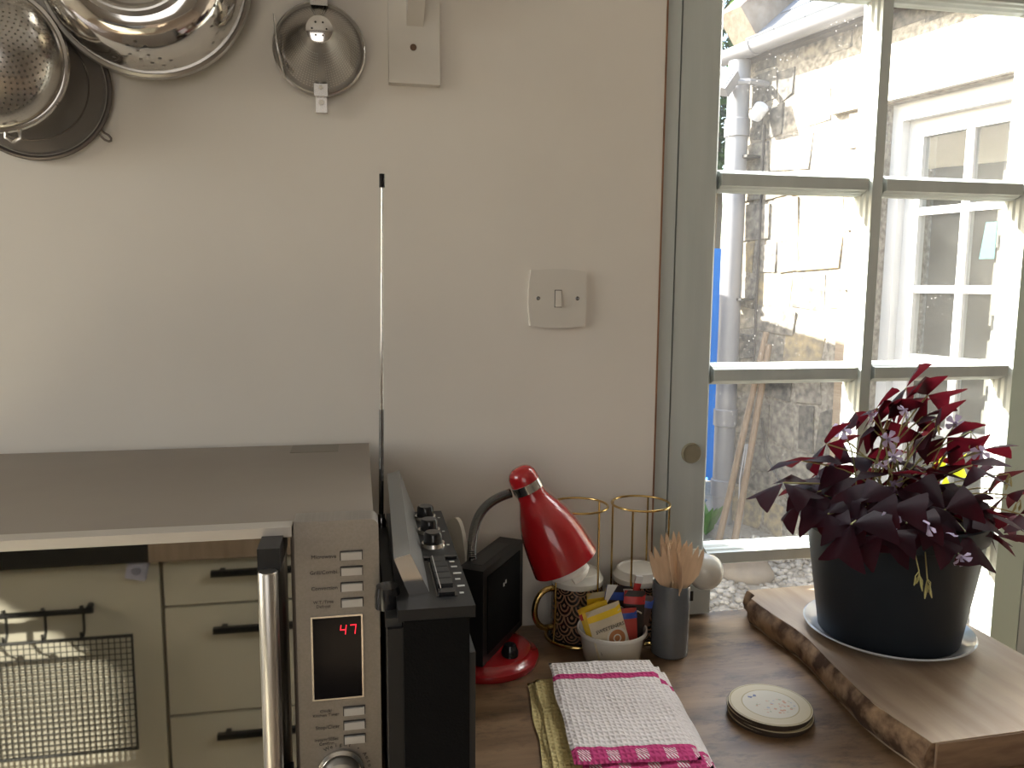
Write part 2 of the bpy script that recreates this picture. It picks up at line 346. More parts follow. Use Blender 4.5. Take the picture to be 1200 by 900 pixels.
def prism(bm, pts, h, M=None):        # polygon in XY extruded to z = h
    a = [bm.verts.new((x, y, 0)) for x, y in pts]; b = [bm.verts.new((x, y, h)) for x, y in pts]
    if M:
        for v in a+b: v.co = M @ v.co
    bm.faces.new(a); bm.faces.new(b); n = len(a)
    for i in range(n): bm.faces.new((a[i], a[(i+1) % n], b[(i+1) % n], b[i]))
def lathe(bm, prof, seg=32, M=None, uv=False):   # prof: (r, z) about Z
    rings = []
    for r, z in prof:
        if r < 1e-6: rings.append([bm.verts.new((0, 0, z))])
        else: rings.append([bm.verts.new((r*math.cos(2*PI*i/seg), r*math.sin(2*PI*i/seg), z)) for i in range(seg)])
    lay = bm.loops.layers.uv.verify() if uv else None
    for k, (a, b) in enumerate(zip(rings, rings[1:])):
        for i in range(seg):
            j = (i+1) % seg
            if len(a) == 1 and len(b) == 1: continue
            if len(a) == 1: f = bm.faces.new((a[0], b[i], b[j]))
            elif len(b) == 1: f = bm.faces.new((a[i], a[j], b[0]))
            else:
                f = bm.faces.new((a[i], a[j], b[j], b[i]))
                if uv:
                    n = len(prof)-1
                    for lo, (uu, vv) in zip(f.loops, ((i, k), (i+1, k), (i+1, k+1), (i, k+1))): lo[lay].uv = (uu/seg, vv/n)
    if M:
        for rg in rings:
            for v in rg: v.co = M @ v.co
def tube(bm, pts, r, seg=10, closed=False, caps=True):
    pts = [Vector(p) for p in pts]; n = len(pts); rs = r if isinstance(r, (list, tuple)) else [r]*n
    prev = None; rings = []
    for i, p in enumerate(pts):
        if closed: t = (pts[(i+1) % n]-pts[i-1])
        else: t = pts[min(i+1, n-1)]-pts[max(i-1, 0)]
        t.normalize()
        if prev is None:
            a = Vector((0, 0, 1)) if abs(t.z) < .9 else Vector((1, 0, 0)); u = t.cross(a).normalized()
        else:
            u = prev - t*prev.dot(t); u.normalize()
        prev = u; w = t.cross(u)
        rings.append([bm.verts.new(p+rs[i]*(math.cos(2*PI*k/seg)*u+math.sin(2*PI*k/seg)*w)) for k in range(seg)])
    m = n if closed else n-1
    for i in range(m):
        a, b = rings[i], rings[(i+1) % n]
        if closed and i == n-1:
            sh = min(range(seg), key=lambda s: (a[0].co-b[s].co).length); b = b[sh:]+b[:sh]
        for k in range(seg): bm.faces.new((a[k], a[(k+1) % seg], b[(k+1) % seg], b[k]))
    if caps and not closed: bm.faces.new(rings[0]); bm.faces.new(rings[-1])
def ring_pts(c, r, n=40, axis='z', ry=None):
    c = Vector(c); out = []
    for i in range(n):
        a = 2*PI*i/n; x, y = r*math.cos(a), (ry or r)*math.sin(a)
        out.append(c+Vector((x, y, 0) if axis == 'z' else (x, 0, y)))
    return out
def bez(p0, p1, p2, p3, n=12):
    p0, p1, p2, p3 = map(Vector, (p0, p1, p2, p3)); out = []
    for i in range(n+1):
        t = i/n; s = 1-t; out.append(s*s*s*p0+3*s*s*t*p1+3*s*t*t*p2+t*t*t*p3)
    return out
def perforated(bm, surf, nu, nv, hole):    # surf(u, v) -> point; hole(i, j) -> 0 or hole radius share of the cell
    cache = {}
    def V(a, b):
        a = a % (2*nu); k = (a, b)
        if k not in cache: cache[k] = bm.verts.new(surf(a/(2*nu), b/(2*nv)))
        return cache[k]
    for i in range(nu):
        for j in range(nv):
            ring = [(0, 0), (1, 0), (2, 0), (2, 1), (2, 2), (1, 2), (0, 2), (0, 1)]
            o = [V(2*i+a, 2*j+b) for a, b in ring]
            h = hole(i, j)
            if not h: bm.faces.new(o); continue
            inn = []
            for a, b in ring:
                d = math.hypot(a-1, b-1)
                inn.append(bm.verts.new(surf((2*i+1+(a-1)/d*h)/(2*nu), (2*j+1+(b-1)/d*h)/(2*nv))))
            for k in range(8): bm.faces.new((o[k], o[(k+1) % 8], inn[(k+1) % 8], inn[k]))
TXT = []
def text(s, size, parent, loc, rot, m, align='CENTER', name='lettering'):
    c = bpy.data.curves.new(name, 'FONT'); c.body = s; c.size = size; c.align_x = align; c.align_y = 'CENTER'; c.extrude = .00008; c.resolution_u = 2
    o = bpy.data.objects.new(name, c); COL.objects.link(o); o.parent = parent; o.location = loc; o.rotation_euler = rot
    c.materials.append(m)
    bpy.context.view_layer.update()
    me = bpy.data.meshes.new_from_object(o.evaluated_get(bpy.context.evaluated_depsgraph_get())); me.name = name
    bpy.data.objects.remove(o); o = bpy.data.objects.new(name, me); COL.objects.link(o); o.parent = parent; o.location = loc; o.rotation_euler = rot
    if not me.materials: me.materials.append(m)
    return o
def copy_tree(o, parent=None):
    c = o.copy(); COL.objects.link(c)
    if parent is not None: c.parent = parent
    for ch in list(o.children): copy_tree(ch, c)
    return c
UPR = (PI/2, 0, 0)      # text that stands upright and faces -Y

# ------------------------------------------------------------------ setting: room shell
XL, XR, YR, ZC = -2.7, 2.3, -3.4, 2.45
WT, WB = .13, .065
DX0, DX1, DZ1 = .453, 1.86, 2.26       # door opening in the back wall
b = B(); box(b, XL-WT, DX0, 0, WB, 0, ZC); box(b, DX0, DX1, 0, WB, DZ1, ZC); box(b, DX1, XR+WT, 0, WB, 0, ZC)
structure('wall_back', b, M_wall)
LW = (-1.75, -.23, 1.10, 2.34)         # opening in the left wall (y0, y1, z0, z1)
b = B(); box(b, XL-WT, XL, YR, LW[0], 0, ZC); box(b, XL-WT, XL, LW[1], 0, 0, ZC); box(b, XL-WT, XL, LW[0], LW[1], 0, LW[2]); box(b, XL-WT, XL, LW[0], LW[1], LW[3], ZC)
structure('wall_left', b, M_wall)
b = B(); box(b, XR, XR+WT, YR, 0, 0, ZC); structure('wall_right', b, M_rear)
b = B(); box(b, XL-WT, XR+WT, YR-WT, YR, 0, ZC); structure('wall_rear', b, M_rear)
b = B(); box(b, XL-WT, XR+WT, YR-WT, WT, -.1, 0); structure('floor', b, M_floor)
b = B(); box(b, XL-WT, XR+WT, YR-WT, WT, ZC, ZC+.1); structure('ceiling', b, M_ceil)

# left window
w = struct_empty('window_1', (XL, 0, 0))
for nm, a in (('frame_post', (LW[0], LW[0]+.05, LW[2], LW[3])), ('frame_post', (LW[1]-.05, LW[1], LW[2], LW[3])), ('frame_rail', (LW[0]+.05, LW[1]-.05, LW[2], LW[2]+.05)),
              ('frame_rail', (LW[0]+.05, LW[1]-.05, LW[3]-.05, LW[3])), ('mullion', (-.86, -.82, LW[2]+.05, LW[3]-.05))):
    b = B(); box(b, -.09, -.05, a[0], a[1], a[2], a[3]); obj(nm, b, M_white, w)
for y0, y1 in ((LW[0]+.05, -.86), (-.82, LW[1]-.05)):
    b = B(); box(b, -.074, -.070, y0, y1, LW[2]+.05, LW[3]-.05); obj('pane', b, M_glass, w)

# glazed garden doors in the back wall (two leaves), seen behind the counter
d = struct_empty('door_1')
b = B(); box(b, DX0, .4755, .002, .062, 0, DZ1); obj('jamb', b, M_frame, d)
b = B(); box(b, DX0-.0022, DX0, -.002, .01, 0, DZ1); obj('edge_strip', b, M_barewood, d)
b = B(); box(b, DX0, DX1, .002, .062, DZ1-.05, DZ1); obj('head', b, M_frame, d)
b = B(); box(b, DX1-.022, DX1, .002, .062, 0, DZ1-.05); obj('jamb', b, M_frame, d)
b = B(); box(b, .4755, .4785, .03, .05, 0, DZ1-.05); obj('gap_shadow_strip', b, M_dark, d)
BARS = [.640, .930, 1.2305, 1.5335, 1.834]        # glazing-bar heights
ZB, ZT = .36, 2.13
def bar_prof(hw):   # half-section of a moulded glazing bar: narrow inside face (y small), full width at the glass
    a = hw-.0075; return [(-a+.0, .004), (a, .004), (a+.001, .010), (a+.004, .013), (a+.0045, .019), (hw, .023), (hw, .042), (-hw, .042), (-hw, .023), (-a-.0045, .019), (-a-.004, .013), (-a-.001, .010)]
def vbar(x, hw, z0, z1):
    b = B(); prism(b, [(x+px, py) for px, py in bar_prof(hw)], z1-z0, Matrix.Translation((0, 0, z0))); return b
def hbar(z, hw, x0, x1):
    b = B(); M = Matrix(((0, 0, 1, x0), (0, 1, 0, 0), (1, 0, 0, z), (0, 0, 0, 1)))
    prism(b, bar_prof(hw), x1-x0, M); return b
def half_mould(x, sgn, z0, z1):      # stepped moulding where a stile meets the glass
    b = B(); pts = [(0, .004), (.003, .010), (.006, .013), (.0065, .020), (.010, .023), (.010, .042), (0, .042)]
    pts = [(x+sgn*px, py) for px, py in pts]; prism(b, pts, z1-z0, Matrix.Translation((0, 0, z0))); return b
def leaf(x0, x1, g0, g1, mx):
    # x0..x1 outer, g0..g1 glazed opening, mx muntin centre
    for a, c, sg in ((x0, g0-.010, 1), (g1+.010, x1, -1)):
        b = B(); box(b, a, c, .004, .046, .01, DZ1-.052); obj('stile', b, M_frame if sg == 1 else M_sage, d, bevel=.0015, bseg=1)
    for z0, z1 in ((.01, ZB), (ZT, DZ1-.052)):
        b = B(); box(b, g0-.010, g1+.010, .004, .046, z0, z1); obj('rail', b, M_frame, d)
    obj('moulding', half_mould(g0-.010, 1, ZB, ZT), M_frame, d); obj('moulding', half_mould(g1+.010, -1, ZB, ZT), M_frame, d)
    obj('muntin', vbar(mx, .0165, ZB, ZT), M_frame, d)
    for z in BARS:
        for a, c in ((g0, mx-.0165), (mx+.0165, g1)): obj('glazing_bar', hbar(z, .0165, a, c), M_frame, d)
    zs = [ZB]+BARS+[ZT]
    for k in range(6):
        lo = zs[k]+(0 if k == 0 else .0165); hi = zs[k+1]-(0 if k == 5 else .0165)
        for a, c in ((g0, mx-.0165), (mx+.0165, g1)):
            b = B(); box(b, a, c, .0305, .0335, lo, hi); obj('pane', b, M_glass, d)
leaf(.4785, 1.152, .550, 1.086, .8165)
leaf(1.1545, 1.837, 1.224, 1.765, 1.4945)
# door furniture on the near stile
b = B(); lathe(b, [(0, -.002), (.0165, -.002), (.0165, .003), (.0150, .0062), (.0142, .0052), (0, .0052)], 32, Matrix.Translation((.515, .004, 1.107)) @ Matrix.Rotation(PI/2, 4, 'X'))
obj('round_cap', b, M_buttonwood, d, smooth=True)
b = B(); lathe(b, [(0, 0), (.024, 0), (.024, .004), (.011, .007), (.010, .018), (.018, .022), (.027, .032), (.029, .044), (.024, .056), (.014, .063), (0, .065)], 32,
               Matrix.Translation((.528, .004, .925)) @ Matrix.Rotation(PI/2, 4, 'X'))
obj('door_knob', b, M_porcelain, d, smooth=True)
b = B(); box(b, .500, .5495, -.012, .004, .845, .893); obj('lock_case', b, M_frame, d, bevel=.002)
b = B(); box(b, .512, .520, -.0135, -.0115, .868, .884); obj('keyhole', b, M_dark, d)

# skirting on rear and left walls
b = B(); box(b, XL, XL+.015, YR+.015, -1.98, 0, .1); structure('baseboard_left', b, M_white)
b = B(); box(b, XL, XR, YR, YR+.015, 0, .1); structure('baseboard_rear', b, M_white)

# ------------------------------------------------------------------ setting: outside
P0 = Vector((2.25, 3.25, 0)); EV = Vector((.25, -.968, 0)).normalized(); FRZ = math.atan2(EV.y, EV.x); NV = Vector((EV.y, -EV.x, 0))
FM = Matrix.Translation(P0) @ Matrix.Rotation(FRZ, 4, 'Z')       # facade frame: x along the wall, -y outwards
def F(s, o, z): return FM @ Vector((s, -o, z))
b = B(); box(b, -6, 14, WT, 16, -.25, -.06); structure('ground', b, M_ground)
# wall of the wing with an opening for its glazed door
OS0, OS1, OZ1 = .93, 1.66, 2.235
b = B(); box(b, -.06, OS0, .0, .4, -.06, 2.76); box(b, OS0, OS1, .0, .4, OZ1, 2.76); box(b, OS1, 2.75, .0, .4, -.06, 2.76)
for f in b.faces: pass
ow = structure('wall_outside', b, M_mortar); ow.matrix_world = FM
# rubble stones, each its own piece
rnd = random.Random(5)
def stone(s0, s1, z0, z1, proud, m, jit=.022, bev=.016):
    b = B(); vs = box(b, s0, s1, -proud, .03, z0, z1)
    for v in vs: v.co += Vector((rnd.uniform(-jit, jit), rnd.uniform(-.006, .006), rnd.uniform(-jit, jit)))
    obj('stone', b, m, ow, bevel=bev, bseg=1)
z = -.05; row = 0
while z < 2.70:
    h = rnd.uniform(.13, .26); h = min(h, 2.74-z)
    if h < .07: break
    s = -.05
    while s < 2.7:
        wdt = rnd.uniform(.14, .34)
        if s < .735 and s+wdt > .66: wdt = .725-s
        e = s+wdt
        blocked = (e > .735 and s < 1.84 and z < 2.235) or (e > .60 and s < 2.02 and z+h > 2.20 and z < 2.5)
        if s < .735 < e and z < 2.2: e = .73; blocked = e-s < .08
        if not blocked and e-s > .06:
            stone(s+.010, min(e, 2.74)-.010, z+.010, z+h-.010, rnd.uniform(.003, .009), rnd.choices(M_st, (0, 2, 8, 0) if z+h > 2.38 else (1, 6, 3, 1) if (s < .2 or z < 1.0) else (5, 1, 0, 3))[0])  # darker stone under gutter, by pipe and low down: shade put into colour
        s = max(e, s+.05)
    z += h; row += 1
# dressed quoins either side of the opening and the pale lintel
z = -.05; k = 0
while z < 2.2:
    h = .30 + .10*(k % 2)
    h = min(h, 2.225-z)
    if h > .05:
        for s0, s1 in ((.745, .925), (1.665, 1.84)):
            stone(s0, s1, z+.006, z+h-.006, .034, M_quoin, .004, .008)
    z += h; k += 1
stone(.62, 2.0, 2.245, 2.50, .036, M_render, .004, .008)
# glazed door of the wing
od = struct_empty('door_2'); od.matrix_world = FM
def fbox(nm, s0, s1, y0, y1, z0, z1, m, par=None): b = B(); box(b, s0, s1, y0, y1, z0, z1); return obj(nm, b, m, par if par is not None else od, bevel=.003, bseg=1)
fbox('jamb', .93, .985, .05, .18, -.04, 2.235, M_outwin); fbox('jamb', 1.60, 1.66, .05, .18, -.04, 2.235, M_outwin)
fbox('head', .985, 1.60, .05, .18, 2.155, 2.235, M_outwin)
fbox('stile', .985, 1.064, .10, .15, -.02, 2.155, M_outwin); fbox('stile', 1.522, 1.60, .10, .15, -.02, 2.155, M_outwin)
fbox('rail', 1.064, 1.522, .10, .15, 2.075, 2.155, M_outwin); fbox('rail', 1.064, 1.522, .10, .15, -.02, .32, M_outwin)
fbox('muntin', 1.276, 1.315, .105, .145, .32, 2.075, M_outwin)
zz = [.32, .70, 1.035, 1.365, 1.73, 2.075]
for q in zz[1:-1]:
    fbox('glazing_bar', 1.064, 1.276, .105, .145, q-.018, q+.018, M_outwin); fbox('glazing_bar', 1.315, 1.522, .105, .145, q-.018, q+.018, M_outwin)
for i in range(5):
    for a, c in ((1.064, 1.276), (1.315, 1.522)): fbox('pane', a, c, .123, .128, zz[i], zz[i+1], M_glass)
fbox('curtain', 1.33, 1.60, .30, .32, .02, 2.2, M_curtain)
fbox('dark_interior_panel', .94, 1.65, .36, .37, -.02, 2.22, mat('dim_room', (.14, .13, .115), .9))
b = B(); prism(b, [(1.36, 1.50), (1.43, 1.50), (1.43, 1.66), (1.38, 1.66)], .004, Matrix(((1, 0, 0, 0), (0, 0, 1, .134), (0, 1, 0, 0), (0, 0, 0, 1))))
obj('teal_sticker', b, M_teal, od)

# roof with slates, skew stone
rf = struct_empty('roof'); rf.matrix_world = FM
RA = R(42)
RM = Matrix.Translation((0, -.02, 2.75)) @ Matrix.Rotation(RA, 4, 'X')
b = B(); box(b, -.04, 2.75, -.10, 2.2, 0, .05, RM); obj('roof_deck', b, M_mortar, rf)
b0 = B(); box(b0, .003, .217, -.02, .30, 0, .012); sl = obj('slate', b0, M_slate, rf); sl.matrix_local = RM @ Matrix.Translation((.06, -.06, .052)) @ Matrix.Rotation(R(-2.5), 4, 'X')
for r_ in range(8):
    for c_ in range(12):
        if r_ == 0 and c_ == 0: continue
        o = share('slate', sl.data, rf); o.matrix_local = RM @ Matrix.Translation((.06+.22*c_+(.11 if r_ % 2 else 0), -.06+.19*r_, .052)) @ Matrix.Rotation(R(-2.5), 4, 'X')
b = B(); box(b, -.05, .14, -.07, 2.2, .03, .24, RM); obj('skew_stone', b, M_skew, rf, bevel=.012)
b = B(); box(b, -.05, .14, .0, .36, 2.62, 2.78); obj('skew_foot', b, M_skew, rf, bevel=.01)

# gutter along the eaves
g = thing('gutter', 'white half-round plastic gutter along the eaves of the stone wing', 'gutter', F(1.3, .135, 2.64), FRZ)
b = B(); n = 10; out_, inn_ = [], []
pts = [(.062*math.cos(PI+PI*i/n), .062*math.sin(PI+PI*i/n)) for i in range(n+1)]; pts += [(.056*math.cos(2*PI-PI*i/n), .056*math.sin(2*PI-PI*i/n)) for i in range(n+1)]
prism(b, pts, 2.85, Matrix(((0, 0, 1, -1.42), (1, 0, 0, 0), (0, 1, 0, .06), (0, 0, 0, 1)))); obj('channel', b, M_upvc, g, smooth=True)
for s_ in (-1.20, -.30, .6):
    b = B(); pts2 = [(.067*math.cos(PI+PI*i/n), .067*math.sin(PI+PI*i/n)) for i in range(n+1)]+[(.061*math.cos(2*PI-PI*i/n), .061*math.sin(2*PI-PI*i/n)) for i in range(n+1)]
    prism(b, pts2, .07, Matrix(((0, 0, 1, s_), (1, 0, 0, 0), (0, 1, 0, .06), (0, 0, 0, 1)))); obj('joint', b, M_upvc, g, smooth=True)
b = B(); box(b, -1.36, 1.4, .068, .124, .0, .09); obj('fascia', b, M_stoneside, g)
# downpipe
p = thing('downpipe', 'white round plastic downpipe at the corner of the stone wing', 'pipe', F(.005, .105, -.06), FRZ)
b = B(); lathe(b, [(0, 0), (.062, 0), (.062, 2.70), (0, 2.70)], 24); obj('pipe', b, M_upvc, p, smooth=True)
for zz_ in (.60, 2.28, .17):
    b = B(); lathe(b, [(.0615, 0), (.071, .004), (.071, .10), (.0615, .105)], 24, Matrix.Translation((0, 0, zz_))); obj('collar', b, M_upvc, p, smooth=True)
for zz_ in (2.16, 1.35):
    b = B(); box(b, -.075, .10, -.006, .093, zz_, zz_+.014); obj('clip', b, M_grey, p)
# thin black cable beside the pipe
b = B(); tube(b, [F(.13, .018, z_) for z_ in (2.28, 1.7, 1.1, .9)], .006, 6); tag(obj('cable', b, M_ink), 'thin dark cable running down the stones beside the downpipe', 'cable')
b = B(); tube(b, [F(.24, .04, .62), F(.30, .045, .40), F(.45, .05, .25), F(.62, .05, .10), F(.75, .06, -.05)], .007, 6); tag(obj('ground_cable', b, M_ink), 'dark cable drooping over the lowest stones to the gravel', 'cable')
# floodlight and sensor
fl = thing('floodlight', 'grey square security floodlight under the gutter end', 'floodlight', F(.13, .0, 2.47), FRZ)
T = Matrix.Translation((-.09, -.27, .03)) @ Matrix.Rotation(R(-38), 4, 'X') @ Matrix.Rotation(R(25), 4, 'Z')
b = B(); box(b, -.085, .085, -.035, .03, -.065, .065, T); obj('housing', b, M_upvc, fl, bevel=.006)
b = B(); box(b, -.07, .07, -.0385, -.035, -.05, .05, T); obj('lens', b, mat('flood_lens', (.42, .46, .42), .2), fl)
b = B(); tube(b, [(0, .03, .03), (0, -.14, .03), (-.07, -.24, .03)], .018, 8); obj('arm', b, M_upvc, fl)
se = thing('motion_sensor', 'small white cylindrical motion sensor on the wall under the floodlight', 'sensor', F(.15, 0, 2.345), FRZ)
b = B(); tube(b, [(0, .0, .02), (.0, -.06, .02), (.015, -.09, 0)], .014, 8); obj('bracket', b, M_upvc, se)
b = B(); lathe(b, [(0, -.04), (.036, -.04), (.04, -.03), (.04, .035), (.03, .045), (0, .045)], 20, Matrix.Translation((.02, -.10, -.01)) @ Matrix.Rotation(R(50), 4, 'Y')); obj('head', b, mat('sensor_grey', (.5, .52, .58), .3), se, smooth=True)
# blue boarded gate and garden wall beyond
bg = thing('blue_gate', 'bright blue painted boarded gate seen beyond the downpipe', 'gate', (2.0, 4.2, -.06))
for i in range(6):
    b = B(); box(b, .598-.128*(i+1)+.003, .598-.128*i-.003, 0, .022, .03, 1.70); obj('board', b, M_blue, bg, bevel=.003, bseg=1)
for z_ in (.25, 1.42):
    b = B(); box(b, -.17, .598, .022, .06, z_, z_+.10); obj('ledge', b, M_blue, bg)
b = B(); box(b, .52, .59, .022, .09, 0, 1.6); obj('post', b, M_blue, bg)
# added building, out of view; its roof line shades the foot of the wing
ob = thing('shade_building', 'added building left of the garden door, out of view, shading the wing', 'shade_building', (-.25, 3.6, -.06))
b = B(); box(b, -1.2, 1.12, -1.5, 1.1, 0, 2.12); obj('walls', b, M_mortar, ob)
b = B(); box(b, -1.3, 1.22, -1.6, 1.2, 2.12, 2.22); obj('roof', b, M_slate, ob)
b = B(); box(b, 1.12, 1.15, -.6, .2, 0, 1.9); obj('door', b, M_outwin, ob)
# canes
for i, (bx, by, tx, ty, h, r_) in enumerate(((1.94, 2.82, 2.265, 2.985, 1.17, .019), (2.01, 2.77, 2.270, 2.960, 1.10, .020))):
    b = B(); tube(b, [(0, 0, .0), ((tx-bx)/2, (ty-by)/2, h/2), (tx-bx, ty-by, h)], [r_, r_*.97, r_*.9], 10)
    o = obj('garden_pole', b, M_cane); o.location = (bx, by, -.055)
    tag(o, ['pale round wooden pole leaning on the stone wall, nearer the downpipe foot', 'browner wooden pole leaning just right of the paler pole'][i], 'pole')
b = B()
rr = random.Random(2)
for k in range(5):
    x0 = 2.085+rr.uniform(-.025, .035); tube(b, [(x0+.02, 2.868, .50), (x0-.02+rr.uniform(-.02, .02), 2.835, .30), (x0-.05+rr.uniform(-.03, .03), 2.80, .10), (x0-.06+rr.uniform(-.03, .03), 2.79, -.05)], .005, 5)
tag(obj('white_cord', b, M_upvc), 'frayed white cord tied around the two wooden poles', 'cord')
# boulder kerb and pebbles
b = B(); bmesh.ops.create_icosphere(b, subdivisions=3, radius=1)
for v in b.verts:
    nn = noise.noise(v.co*1.4)*.22; v.co = Vector((v.co.x*.20, v.co.y*.11, v.co.z*.085))*(1+nn)
o = obj('boulder', b, M_boulder, smooth=True); o.location = (1.82, 2.36, -.02); o.rotation_euler = (0, 0, -.5); tag(o, 'long brown boulder lying on the gravel outside the door', 'boulder')
b = B(); rr = random.Random(9)
base = B(); bmesh.ops.create_icosphere(base, subdivisions=1, radius=1); bv = [v.co.copy() for v in base.verts]; bf = [[v.index for v in f.verts] for f in base.faces]; base.free()
vv, ff = [], []
for k in range(5200):
    x = rr.uniform(.75, 2.9); y = rr.uniform(.9, 2.9)
    if (Vector((x, y, 0))-P0).dot(NV) < .05 or (x < .90 and y > 2.05): continue
    sz = rr.uniform(.010, .024); M = Matrix.Rotation(rr.uniform(0, 6.3), 3, 'Z'); sx, sy, szz = sz*rr.uniform(.8, 1.5), sz, sz*rr.uniform(.5, .8)
    i0 = len(vv)
    for c in bv: q = M @ Vector((c.x*sx, c.y*sy, c.z*szz)); vv.append((x+q.x, y+q.y, -.06+szz*.5+q.z))
    ff += [[i0+i for i in f] for f in bf]
b.free(); me = bpy.data.meshes.new('pebbles'); me.from_pydata(vv, [], ff); me.materials.append(M_peb)
for pl in me.polygons: pl.use_smooth = True
peb = bpy.data.objects.new('gravel', me); COL.objects.link(peb); peb['kind'] = 'stuff'; tag(peb, 'mixed tan and white gravel on the ground outside', 'gravel')
# weeds and blue sheet at the pipe's foot
wd = thing('weed', 'bright green weed growing at the foot of the downpipe', 'weed', (1.95, 3.0, -.06))
b = B(); rr = random.Random(4)
for k in range(40):
    a = rr.uniform(0, 6.3); l_ = rr.uniform(.06, .2); x1, y1 = math.cos(a)*l_*.5, math.sin(a)*l_*.5
    q = [b.verts.new((0, 0, 0)), b.verts.new((x1*.5-.02, y1*.5, l_*.7)), b.verts.new((x1, y1, l_)), b.verts.new((x1*.5+.03, y1*.5, l_*.6))]; b.faces.new(q)
obj('leaves', b, M_weed, wd, kind='stuff')
b = B(); bmesh.ops.create_icosphere(b, subdivisions=4, radius=1)
for v in b.verts:
    nn = noise.noise(v.co*3.1)*.4+noise.noise(v.co*7)*.2; v.co = Vector((v.co.x*.16, v.co.y*.13, max(v.co.z, -.3)*.18))*(1+nn)
o = obj('crumpled_sheet', b, M_sheet, smooth=True); o.location = (1.86, 3.25, .0); tag(o, 'crumpled pale blue plastic sheet on the ground by the downpipe', 'plastic sheet')
# trees beyond
def tree(loc, cz, rx, rz_, n_, lab, seed):
    t = thing('garden_tree', lab, 'tree', loc); rr = random.Random(seed)
    b = B(); tube(b, [(0, 0, 0), (.1, 0, cz*.5), (0, .1, cz)], [.16, .12, .06], 8); obj('trunk', b, M_trunk, t)
    vs, fs = [], []
    for k in range(n_):
        a = rr.uniform(0, 6.3); u = rr.uniform(-1, 1); rad = rr.uniform(.25, 1)**.4; q = math.sqrt(1-u*u)
        c = Vector((math.cos(a)*q*rx*rad, math.sin(a)*q*rx*rad, cz+u*rz_*rad)); c += Vector((noise.noise(c*1.5), noise.noise(c*1.5+Vector((9, 0, 0))), 0))*.35
        X = Vector((rr.uniform(-1, 1), rr.uniform(-1, 1), rr.uniform(-1, 1))).normalized(); Y = X.orthogonal().normalized(); s_ = rr.uniform(.05, .10)
        i0 = len(vs); vs += [c-X*s_, c+Y*s_*.5, c+X*s_, c-Y*s_*.5]; fs.append((i0, i0+1, i0+2, i0+3))
    me = bpy.data.meshes.new('foliage'); me.from_pydata([tuple(v) for v in vs], [], fs); me.materials.append(M_treeleaf)
    o = bpy.data.objects.new('foliage', me); COL.objects.link(o); o.parent = t; o['kind'] = 'stuff'
tree((4.6, 9.0, -.06), 5.0, 2.0, 2.3, 16000, 'leafy green tree standing beyond the stone wing', 7)

# ------------------------------------------------------------------ counters and fixed kitchen
CT = .842
b = B(); box(b, -2.6, .872, -.505, -.002, CT-.04, CT)
tag(obj('worktop', b, M_counter, bevel=.003), 'worn brown wooden worktop along the wall under the microwave', 'worktop')
bc = thing('base_cabinet', 'cream base cabinet carrying the worn wooden worktop', 'cabinet', (0, 0, 0))
b = B(); box(b, -2.55, .85, -.46, -.01, .1, CT-.04); box(b, -2.55, .85, -.40, -.01, 0, .1); obj('carcass', b, M_cream, bc)
for i in range(6):
    b = B(); box(b, -2.55+.5667*i+.003, -2.55+.5667*(i+1)-.003, -.48, -.46, .12, CT-.05); dd = obj('door', b, M_cream, bc, bevel=.003)
    b = B(); box(b, -2.55+.5667*i+.2, -2.55+.5667*i+.36, -.50, -.48, .70, .712); obj('handle', b, M_black, dd)

# opposite units (seen mirrored in the microwave door)
YC = -1.35
oc = thing('door_cabinet', 'cream kitchen cabinet with one wide door opposite the microwave', 'cabinet', (-.80, YC, 0))
b = B(); box(b, -.60, .393, -.55, -.02, .1, CT-.03); box(b, -.60, .393, -.5, -.07, 0, .1); obj('carcass', b, M_cream, oc)
b = B(); box(b, -.16, .391, -.02, 0, .12, CT-.035); obj('door', b, M_cream, oc, bevel=.002)
b = B(); box(b, -.60, -.164, -.02, 0, .12, CT-.035); obj('door', b, M_cream, oc, bevel=.002)
du = thing('drawer_unit', 'cream kitchen drawer unit with black bar handles opposite the microwave', 'drawers', (-.15, YC, 0))
b = B(); box(b, -.253, .02, -.55, -.02, .1, CT-.03); box(b, -.253, .02, -.5, -.07, 0, .1); obj('carcass', b, M_cream, du)
for z0, z1, hz in ((.713, .806, .783), (.475, .707, .662), (.12, .469, .43)):
    b = B(); box(b, -.251, .018, -.02, 0, z0, z1); dr = obj('drawer', b, M_cream, du, bevel=.002)
    b = B(); box(b, -.155, .005, .016, .028, hz-.006, hz+.006); box(b, -.14, -.13, 0, .017, hz-.004, hz+.004); box(b, -.02, -.01, 0, .017, hz-.004, hz+.004); obj('handle', b, M_black, dr)
b = B(); box(b, -.422, -.128, -1.92, YC+.02, CT-.028, CT+.012); tag(obj('worktop', b, M_board, bevel=.003), 'wooden worktop piece above the drawer unit opposite', 'worktop')
b = B(); box(b, -1.40, -.424, -1.92, YC+.02, CT-.028, CT+.012); tag(obj('worktop', b, M_gloss, bevel=.003), 'glossy black worktop piece above the door cabinet opposite', 'worktop')
sn = thing('door_sensor', 'small pale lavender square sensor stuck on the cabinet door opposite', 'sensor', (-.448, YC, .796))
b = B(); box(b, -.019, .019, 0, .014, -.019, .019); obj('casing', b, M_pale, sn, bevel=.006, bseg=3, rot=(0, R(12), 0))
b = B(); lathe(b, [(0, 0), (.009, 0), (.008, .002), (0, .002)], 20, Matrix.Translation((0, .0155, 0)) @ Matrix.Rotation(-PI/2, 4, 'X')); obj('grille', b, mat('lavender_grey', (.32, .32, .40), .5), sn)
rl = thing('hanging_rail', 'black metal rail with hooks on the cabinet door opposite', 'rail', (-.62, YC, .722))
b = B(); tube(b, [(-.2, .022, 0), (.09, .022, 0)], .006, 8); obj('bar', b, M_black, rl)
